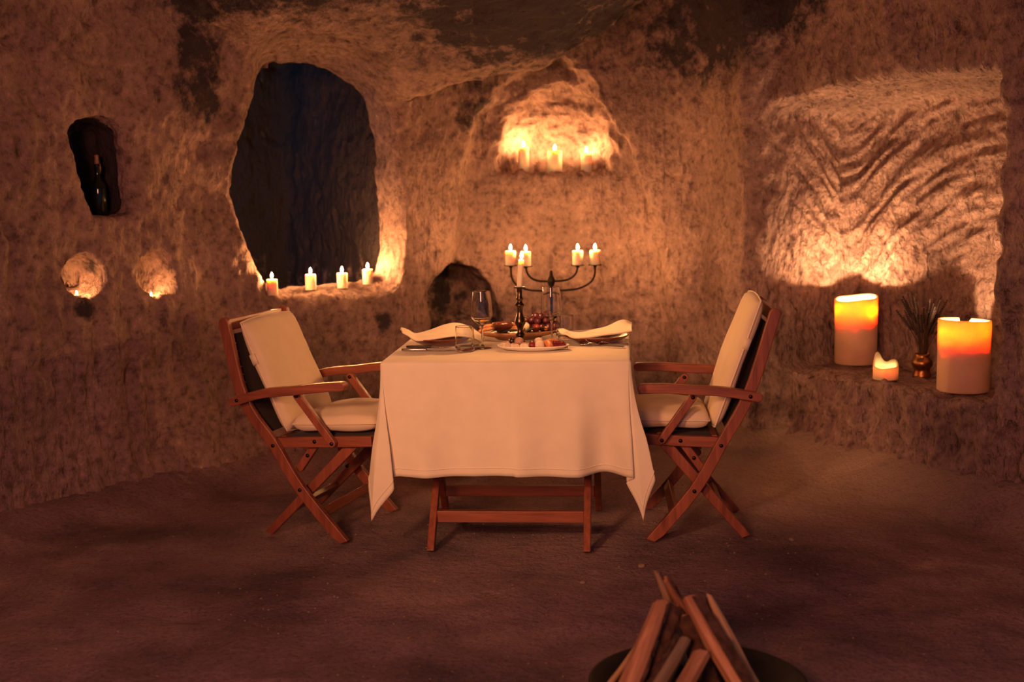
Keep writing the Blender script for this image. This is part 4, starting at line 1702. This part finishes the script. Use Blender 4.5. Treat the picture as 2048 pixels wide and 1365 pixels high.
M_CHEESE = food_mat('white_cheese', (.78, .66, .50), .55, .12, Subsurface_Weight=.2, Subsurface_Radius=(.01, .006, .004))
M_RIND = food_mat('browned_rind', (.42, .22, .11), .6)
M_OLIVE = food_mat('dark_olive', (.030, .012, .016), .25)
M_BEIGE = food_mat('rosy_bite', (.50, .28, .20), .45)
M_RADISH = food_mat('red_radish', (.22, .018, .022), .3)
M_SALMON = food_mat('orange_roll', (.60, .22, .09), .4)
M_BEET = food_mat('dark_red_slice', (.17, .012, .018), .22)
M_LEAF = food_mat('dark_leaf', (.030, .055, .030), .6)
M_SAUCE = food_mat('red_sauce', (.25, .035, .02), .2)
M_BREAD = food_mat('breadstick', (.58, .27, .12), .7)
M_GRAPE = food_mat('red_grape', (.075, .018, .028), .22)
M_CHERRY = food_mat('red_fruit', (.30, .055, .035), .25)


def ball(name, mat, r, loc, sq=(1, 1, 1), group=None, label=None, cat=None, parent=None, seed=0, rot=0.0):
    bm = bmesh.new()
    bmesh.ops.create_icosphere(bm, subdivisions=3, radius=r)
    rr = random.Random(seed)
    ph = [rr.uniform(0, 6) for _ in range(3)]
    for v in bm.verts:
        k = 1 + .04 * sin(v.co.x / r * 3 + ph[0]) * sin(v.co.y / r * 3 + ph[1]) + .03 * sin(v.co.z / r * 4 + ph[2])
        v.co = Vector((v.co.x * sq[0] * k, v.co.y * sq[1] * k, v.co.z * sq[2] * k))
    o = bm_obj(name, bm, mat, parent)
    o.location = loc
    o.rotation_euler = (0, 0, rot)
    if cat:
        tag(o, label, cat, group)
    return o


ZD = ZT + .007
GA = 'appetisers on the white dish'


def cheese_roll(label, x, y, w, h, rot):
    t = thing('cheese_roll', label, 'appetiser', (x, y, ZD + .001), rot, GA)
    bm = bmesh.new()
    prism(bm, strip([(-w / 2 + h / 2, h / 2), (w / 2 - h / 2, h / 2)], h, True, True, 8), -.014, .014, lambda a, b, v: (a, v, b))
    bm_obj('cheese', bm, M_CHEESE, t, bevel=.004)
    bm = bmesh.new()
    prism(bm, strip([(-w * .2, h * .98), (w * .2, h * .98)], h * .22, True, True, 6), -.011, .011, lambda a, b, v: (a, v, b))
    bm_obj('browned_top', bm, M_RIND, t, bevel=.002)


cheese_roll('white cheese roll at the left end of the appetiser dish', DX - .108, DY + .005, .034, .026, .5)
cheese_roll('white cheese roll second from the left on the appetiser dish', DX - .073, DY - .020, .036, .022, .2)
cheese_roll('white cheese roll just left of the radish on the appetiser dish', DX - .034, DY - .025, .036, .024, -.2)
ball('olive', M_OLIVE, .0135, (DX - .082, DY + .028, ZD + .028), (1, 1, .95), GA, 'dark olive on top of the cheese rolls', 'appetiser')
ball('stuffed_bite', M_BEIGE, .017, (DX - .055, DY + .018, ZD + .027), (1.1, 1, .95), GA, 'round rosy bite propped behind the cheese rolls', 'appetiser', seed=3)
ball('radish', M_RADISH, .016, (DX - .004, DY - .005, ZD + .0145), (.9, 1, .95), GA, 'dark red radish in the middle of the appetiser dish', 'appetiser', seed=4)
ball('cheese_ball', M_CHEESE, .018, (DX + .025, DY - .022, ZD + .016), (1.1, 1, .95), GA, 'white cheese ball right of the red radish', 'appetiser', seed=5)
ball('cheese_ball', M_CHEESE, .014, (DX + .022, DY + .018, ZD + .030), (1.2, 1, .7), GA, 'small pale cheese piece lying behind the white cheese ball', 'appetiser', seed=15)


def roll(label, x, y, rot):
    t = thing('stuffed_roll', label, 'appetiser', (x, y, ZD + .015), rot, GA)
    bm = bmesh.new()
    pts = [(-.030, 0, -.004), (-.015, 0, .002), (0, 0, .004), (.015, 0, .002), (.030, 0, -.003)]
    tube(bm, smooth_path(pts, 4), [.010 + .005 * sin(pi * k / 16) + .0012 * (k % 2) for k in range(17)], 14)
    bm_obj('wrap', bm, M_SALMON, t)


roll('orange stuffed roll lying across the appetiser dish', DX + .058, DY - .012, 1.9)
roll('orange stuffed roll at the back of the appetiser dish', DX + .072, DY + .022, .4)
for k in range(7):
    bm = bmesh.new()
    lathe(bm, [(0, -.0022), (.0155, -.0022), (.0175, -.0008), (.0175, .0008), (.0155, .0022), (0, .0022)], 28)
    o = bm_obj('beet_slice', bm, M_BEET)
    o.rotation_euler = (0, radians(62 - 2 * k), radians(-20))
    o.location = (DX + .086 + .0063 * k, DY - .018 + .0035 * k, ZD + .0155 - .0004 * k)
    tag(o, 'dark red slice, %s in the row on the appetiser dish' % ('leftmost', 'second from the left', 'third from the left', 'middle one',
        'third from the right', 'second from the right', 'rightmost')[k], 'appetiser', GA)

# wooden serving board on its foot
BX, BY, BR = 0.028, 5.425, radians(8)
t = thing('serving_board', 'long wooden serving board behind the candlestick', 'board', (BX, BY, ZT), BR)
bm = bmesh.new()
lathe(bm, [(0, .0), (.52, .0), (.56, .004), (.62, .010), (.90, .020), (1.0, .027), (1.0, .034), (.985, .037), (.95, .036), (.90, .032), (0, .031)], 64)
for v in bm.verts:
    xx, yy = v.co.x, v.co.y
    v.co.x = xx * .172
    v.co.y = yy * .118 * (1 - .18 * abs(xx) ** 3)
bm_obj('body', bm, M_OLIVEWOOD, t)
ZB = ZT + .033


def bpos(x, y, z=0.0):
    c, s = cos(BR), sin(BR)
    return (BX + x * c - y * s, BY + x * s + y * c, ZB + z)


GB = 'food on the wooden board'


def leaf(label, x, y, L, W, rot, tilt):
    bm = bmesh.new()
    n, m_ = 10, 4
    g = []
    for i in range(n + 1):
        t_ = i / n
        w = W / 2 * sin(pi * min(1, t_ ** .8)) ** .8 + .0004
        g.append([bm.verts.new((t_ * L, w * (-1 + 2 * j / m_), .010 * sin(t_ * 3) + .12 * w * abs(-1 + 2 * j / m_))) for j in range(m_ + 1)])
    for i in range(n):
        for j in range(m_):
            bm.faces.new((g[i][j], g[i + 1][j], g[i + 1][j + 1], g[i][j + 1]))
    o = bm_obj('leaf', bm, M_LEAF)
    sd = o.modifiers.new('thick', 'SOLIDIFY')
    sd.thickness = .001
    o.location = bpos(x, y, .003)
    o.rotation_euler = (0, tilt, rot)
    tag(o, label, 'leaf', GB)


leaf('dark green leaf under the breadsticks at the left end of the board', -.125, -.04, .11, .05, .1, 0)
leaf('dark green leaf in front of the terracotta sauce bowl', -.085, -.080, .10, .045, .15, 0)
leaf('dark green leaf under the grapes', .015, -.068, .10, .05, .1, -.1)
q = bpos(-.070, -.02)
t = thing('sauce_bowl', 'small terracotta bowl of red sauce on the wooden board', 'bowl', (q[0], q[1], q[2]), 0)
bm = bmesh.new()
lathe(bm, [(0, 0), (.022, 0), (.025, .003), (.036, .018), (.044, .036), (.043, .038), (.040, .037), (.033, .020), (.022, .007), (0, .006)], 40)
bm_obj('body', bm, M_TERRA, t)
bm = bmesh.new()
prof = [(0, .033), (.012, .0345), (.024, .032), (.0375, .0305), (.036, .026), (0, .026)]
lathe(bm, prof, 32)
for v in bm.verts:
    if v.co.z > .029:
        v.co.z += .004 * sin(v.co.x * 260) * sin(v.co.y * 240 + 1)
s_ = bm_obj('sauce', bm, M_SAUCE, t)


def breadstick(label, x, y, z, L, rot, r=.008):
    t_ = bmesh.new()
    pts = [(-L / 2, 0, 0), (-L / 4, .003, .001), (0, .0, .002), (L / 4, -.003, .001), (L / 2, 0, 0)]
    pp = smooth_path(pts, 4)
    tube(t_, pp, [r * (.75 + .25 * sin(pi * k / (len(pp) - 1))) * (1 + .08 * sin(k * 2.1)) for k in range(len(pp))], 10)
    o = bm_obj('breadstick', t_, M_BREAD)
    o.location = bpos(x, y, z)
    o.rotation_euler = (0, -.12, rot)
    tag(o, label, 'bread', GB)


breadstick('breadstick pointing left from under the sauce bowl, upper one', -.125, .010, .022, .075, .25)
breadstick('breadstick pointing left, lying lowest beside the sauce bowl', -.132, -.025, .013, .080, .45)
breadstick('breadstick right of the sauce bowl, lying highest', -.020, -.005, .026, .06, -.5)
breadstick('breadstick right of the sauce bowl, in the middle', -.016, -.030, .016, .06, -.3)
breadstick('breadstick right of the sauce bowl, lying lowest in front', -.016, -.055, .011, .06, -.1)
ball('cheese_wedge', M_CHEESE, .019, bpos(.028, -.040, .020), (.72, .7, 1.05), GB, 'pale cheese piece right behind the candlestick on the board', 'cheese', seed=8)
t = thing('grape_bunch', 'bunch of dark red grapes heaped on the right half of the board', 'grapes', bpos(.088, .005, 0), 0)
bm = bmesh.new()
tube(bm, [(-.06, 0, .030), (0, .01, .045), (.06, .0, .035)], .002, 6)
bm_obj('stalk', bm, M_STALK, t)
gm = None
lay = [(-.068, -.01, .015), (-.045, -.025, .014), (-.045, .015, .015), (-.055, .0, .040), (-.030, -.005, .042), (-.018, -.03, .014), (-.015, .02, .015),
       (-.012, .0, .058), (.008, -.01, .056), (-.005, -.025, .037), (.012, .018, .038), (.012, -.035, .014), (.030, -.015, .040), (.028, .01, .056),
       (.040, -.03, .014), (.042, .015, .016), (.050, -.008, .040), (.066, -.015, .015), (.070, .012, .020), (.025, -.002, .016)]
for i, (x, y, z) in enumerate(lay):
    g = ball('grape', M_GRAPE, .0155, (x, y, z), (1, 1, 1.08), parent=t, seed=20 + i)
ball('small_plum', M_CHERRY, .0165, bpos(.068, -.062, .018), (1, 1, .95), GB, 'reddish round fruit in front of the grapes', 'fruit', seed=9)
ball('hazelnut', M_BREAD, .0095, bpos(.108, -.055, .012), (1, 1, .9), GB, 'small brown nut at the right front edge of the board', 'nut', seed=10)


# ------------------------------------------------------------------ fire bowl with stacked firewood
M_BOWL = simple_mat('blackened_steel', (0.022, 0.019, 0.018), 0.75, 0.5, 0.3, 20, 0.2)
rb = at_z(1366, 1287, .085)
RB = 0.285
FX, FY = rb.x, rb.y - RB
t = thing('fire_bowl', 'black round steel fire bowl on the ground in front, holding firewood', 'fire bowl', (FX, FY, 0.0))
bm = bmesh.new()
lathe(bm, [(0, .004), (.14, .004), (.21, .025), (.26, .060), (RB, .085), (RB + .004, .088), (RB - .004, .090), (.252, .064), (.20, .032), (.13, .012), (0, .012)], 72)
bm_obj('body', bm, M_BOWL, t)

M_SPLIT = wood_material('split_wood', (0.30, 0.12, 0.05), (0.72, 0.38, 0.18), 'Z', 1.6, 0.75, 0.0)
M_SPLIT_PALE = wood_material('pale_split_wood', (0.48, 0.29, 0.13), (0.75, 0.50, 0.25), 'Z', 1.6, 0.75, 0.0)
M_SPLIT_GREY = wood_material('weathered_wood', (0.17, 0.12, 0.07), (0.34, 0.25, 0.14), 'Z', 1.6, 0.8, 0.0)
M_BARK = simple_mat('rough_bark', (0.10, 0.050, 0.028), 0.95, 0, 0.5, 35, 0.9)


def firewood(label, top, bot, w, d, mat, twist, seed, bark=True, pointed=0.0):
    """top, bot: (u, v, distance); w, d: width and depth of the split"""
    A = at_y(top[0], top[1], top[2])
    Bp = at_y(bot[0], bot[1], bot[2])
    dv = (Bp - A)
    if Bp.z > .045:
        Bp = A + dv * ((A.z - .045) / (A.z - Bp.z))
    ax = (A - Bp)
    L = ax.length
    ax.normalize()
    r = random.Random(seed)
    t_ = thing('firewood_log', label, 'firewood', Bp, 0, 'split firewood stacked in the fire bowl')
    view = (CAM - Bp).normalized()
    xa = ax.cross(view).normalized()
    ya = ax.cross(xa).normalized()          # away from or towards the camera
    if ya.dot(view) < 0:
        ya = -ya
        xa = -xa
    base = [(-.5, -.15), (-.22, .38), (.12, .5), (.46, .22), (.5, -.30), (.05, -.5)]
    c, s = cos(twist), sin(twist)
    base = [(a * w * c - b * d * s, a * w * s + b * d * c) for a, b in base]
    n = 9
    slant = r.uniform(-.02, .02)
    bm = bmesh.new()
    rings = []
    R3 = Matrix((xa, ya, ax)).transposed().to_4x4()
    for i in range(n + 1):
        q = i / n
        k = 1 - pointed * max(0, (q - .55) / .45) ** 1.3
        bend = .006 * sin(q * 4 + seed)
        rings.append([bm.verts.new((a * k * (1 + r.uniform(-.05, .05)) + bend, b * k * (1 + r.uniform(-.05, .05)),
                                    q * L + (a * slant / w * 1.2 if i == n else 0))) for a, b in base])
    for p0, p1 in zip(rings[:-1], rings[1:]):
        for k in range(6):
            bm.faces.new((p0[k], p0[(k + 1) % 6], p1[(k + 1) % 6], p1[k]))
    bm.faces.new(rings[0][::-1])
    bm.faces.new(rings[-1])
    o = bm_obj('split_wood', bm, mat, t_, smooth=False, bevel=.0015)
    o.matrix_local = R3
    if bark:
        bm = bmesh.new()
        sel = [4, 5, 0] if bark is True else bark
        pr = None
        m_ = 22
        for i in range(m_ + 1):
            q = i / m_ * .97 + .01
            k = 1 - pointed * max(0, (q - .55) / .45) ** 1.3
            out, inn = [], []
            for j in sel:
                a, b = base[j]
                e = r.uniform(.004, .010)
                ln = sqrt(a * a + b * b)
                jit = r.uniform(-.003, .003)
                out.append(bm.verts.new((a * k + a / ln * e + jit, b * k + b / ln * e, q * L)))
                inn.append(bm.verts.new((a * k * .96, b * k * .96, q * L)))
            row = out + inn[::-1]
            if pr:
                for z_ in range(len(row)):
                    bm.faces.new((pr[z_], pr[(z_ + 1) % len(row)], row[(z_ + 1) % len(row)], row[z_]))
            else:
                bm.faces.new(row)
            pr = row
        bm.faces.new(pr[::-1])
        o2 = bm_obj('bark', bm, M_BARK, t_, smooth=False)
        o2.matrix_local = R3
    return t_


firewood('thick reddish split log leaning at the left of the stack', (1322, 1204, 3.30), (1266, 1365, 3.14), .058, .05, M_SPLIT, .3, 1, [0, 1], .25)
firewood('narrow log whose rounded tip stands highest in the stack', (1313, 1147, 3.28), (1352, 1262, 3.44), .026, .03, M_SPLIT_PALE, .2, 2, [5, 0], .5)
firewood('slim brown split tip just right of the highest tip', (1333, 1157, 3.31), (1392, 1272, 3.46), .026, .03, M_SPLIT, .4, 3, [0, 1], .4)
firewood('dark log with ragged bark beside the thick left log', (1350, 1216, 3.36), (1298, 1350, 3.22), .060, .05, M_SPLIT, .9, 4, [1, 2, 3, 4], .25)
firewood('long two-toned split log leaning right of the middle', (1380, 1194, 3.28), (1478, 1365, 3.12), .052, .045, M_SPLIT, -.35, 5, [0, 1], .30)
firewood('thin pale-edged split log at the far right of the stack', (1416, 1191, 3.31), (1503, 1365, 3.16), .046, .035, M_SPLIT_PALE, .1, 6, [3, 4], .75)
firewood('grey weathered log in the middle of the stack', (1368, 1278, 3.24), (1322, 1365, 3.13), .044, .035, M_SPLIT_GREY, .3, 7, [3, 4], .2)
firewood('short front log with a flat cut end', (1404, 1310, 3.15), (1371, 1365, 3.06), .046, .04, M_SPLIT, .5, 8, False, 0.0)
firewood('thin pale stick at the far left of the stack', (1278, 1290, 3.36), (1220, 1362, 3.26), .017, .016, M_SPLIT_PALE, .2, 9, False, .3)
firewood('dark log mostly hidden behind the grey weathered log', (1372, 1232, 3.36), (1420, 1365, 3.26), .05, .04, M_SPLIT, 1.2, 10, [1, 2, 3, 4], .1)

# ------------------------------------------------------------------ loose stones
M_STONE = simple_mat('pale_stone', (0.30, 0.20, 0.14), 0.9, 0, 0.3, 40, 0.3)


def stone(label, u, v, r, seed, sq=(1.2, 1, .6)):
    q = at_z(u, v, .003)
    zz = float(floor_h([q.x], [q.y])[0])
    o = ball('stone', M_STONE, r, (q.x, q.y, zz + r * .3), sq, 'loose stones on the floor', label, 'stone', seed=seed, rot=seed)
    return o


stone('pale pebble on the floor above the fire bowl', 1283, 1131, .013, 1)
stone('small pale pebble on the floor right of the right armchair', 1583, 1079, .009, 2, (1.3, 1, .9))
stone('low pale stone at the foot of the bench, far right', 1703, 952, .022, 3)
stone('small pebble in front of the left table leg', 1166, 1166, .010, 4)
bm = bmesh.new()
gr = np.random.RandomState(11)
cnt = 0
tmpl = bmesh.new()
bmesh.ops.create_icosphere(tmpl, subdivisions=1, radius=1)
tv = [v.co.copy() for v in tmpl.verts]
tf = [[v.index for v in f.verts] for f in tmpl.faces]
tmpl.free()
vs, fs = [], []
GXY = np.stack([gr.uniform(-2.0, 2.0, 2600), gr.uniform(2.9, 6.6, 2600)], 1)
keep = poly_sd(GXY[:, 0], GXY[:, 1], PLAN) < -.12
keep &= (np.hypot(GXY[:, 0] - FX, GXY[:, 1] - FY) > RB + .02)
dens = fbm(np.stack([GXY[:, 0] * 2.5, GXY[:, 1] * 2.5, GXY[:, 0] * 0], 1), 2, 91)
keep &= gr.uniform(-.8, .8, len(GXY)) < dens + .1
GXY = GXY[keep]
GH = floor_h(GXY[:, 0], GXY[:, 1])
for (x, y), h in zip(GXY, GH):
    r = float(.0016 + .0034 * gr.uniform() ** 3)
    k0 = len(vs)
    sx_, sy_ = gr.uniform(.7, 1.3, 2)
    for v in tv:
        vs.append((x + v.x * r * sx_, y + v.y * r * sy_, h + r * .35 + v.z * r * .75))
    fs += [[k0 + i for i in f] for f in tf]
me = bpy.data.meshes.new('gravel')
me.from_pydata(vs, [], fs)
me.materials.append(M_STONE)
o = link('gravel', me)
tag(o, 'fine loose gravel strewn over the earth floor', 'gravel', kind='stuff')
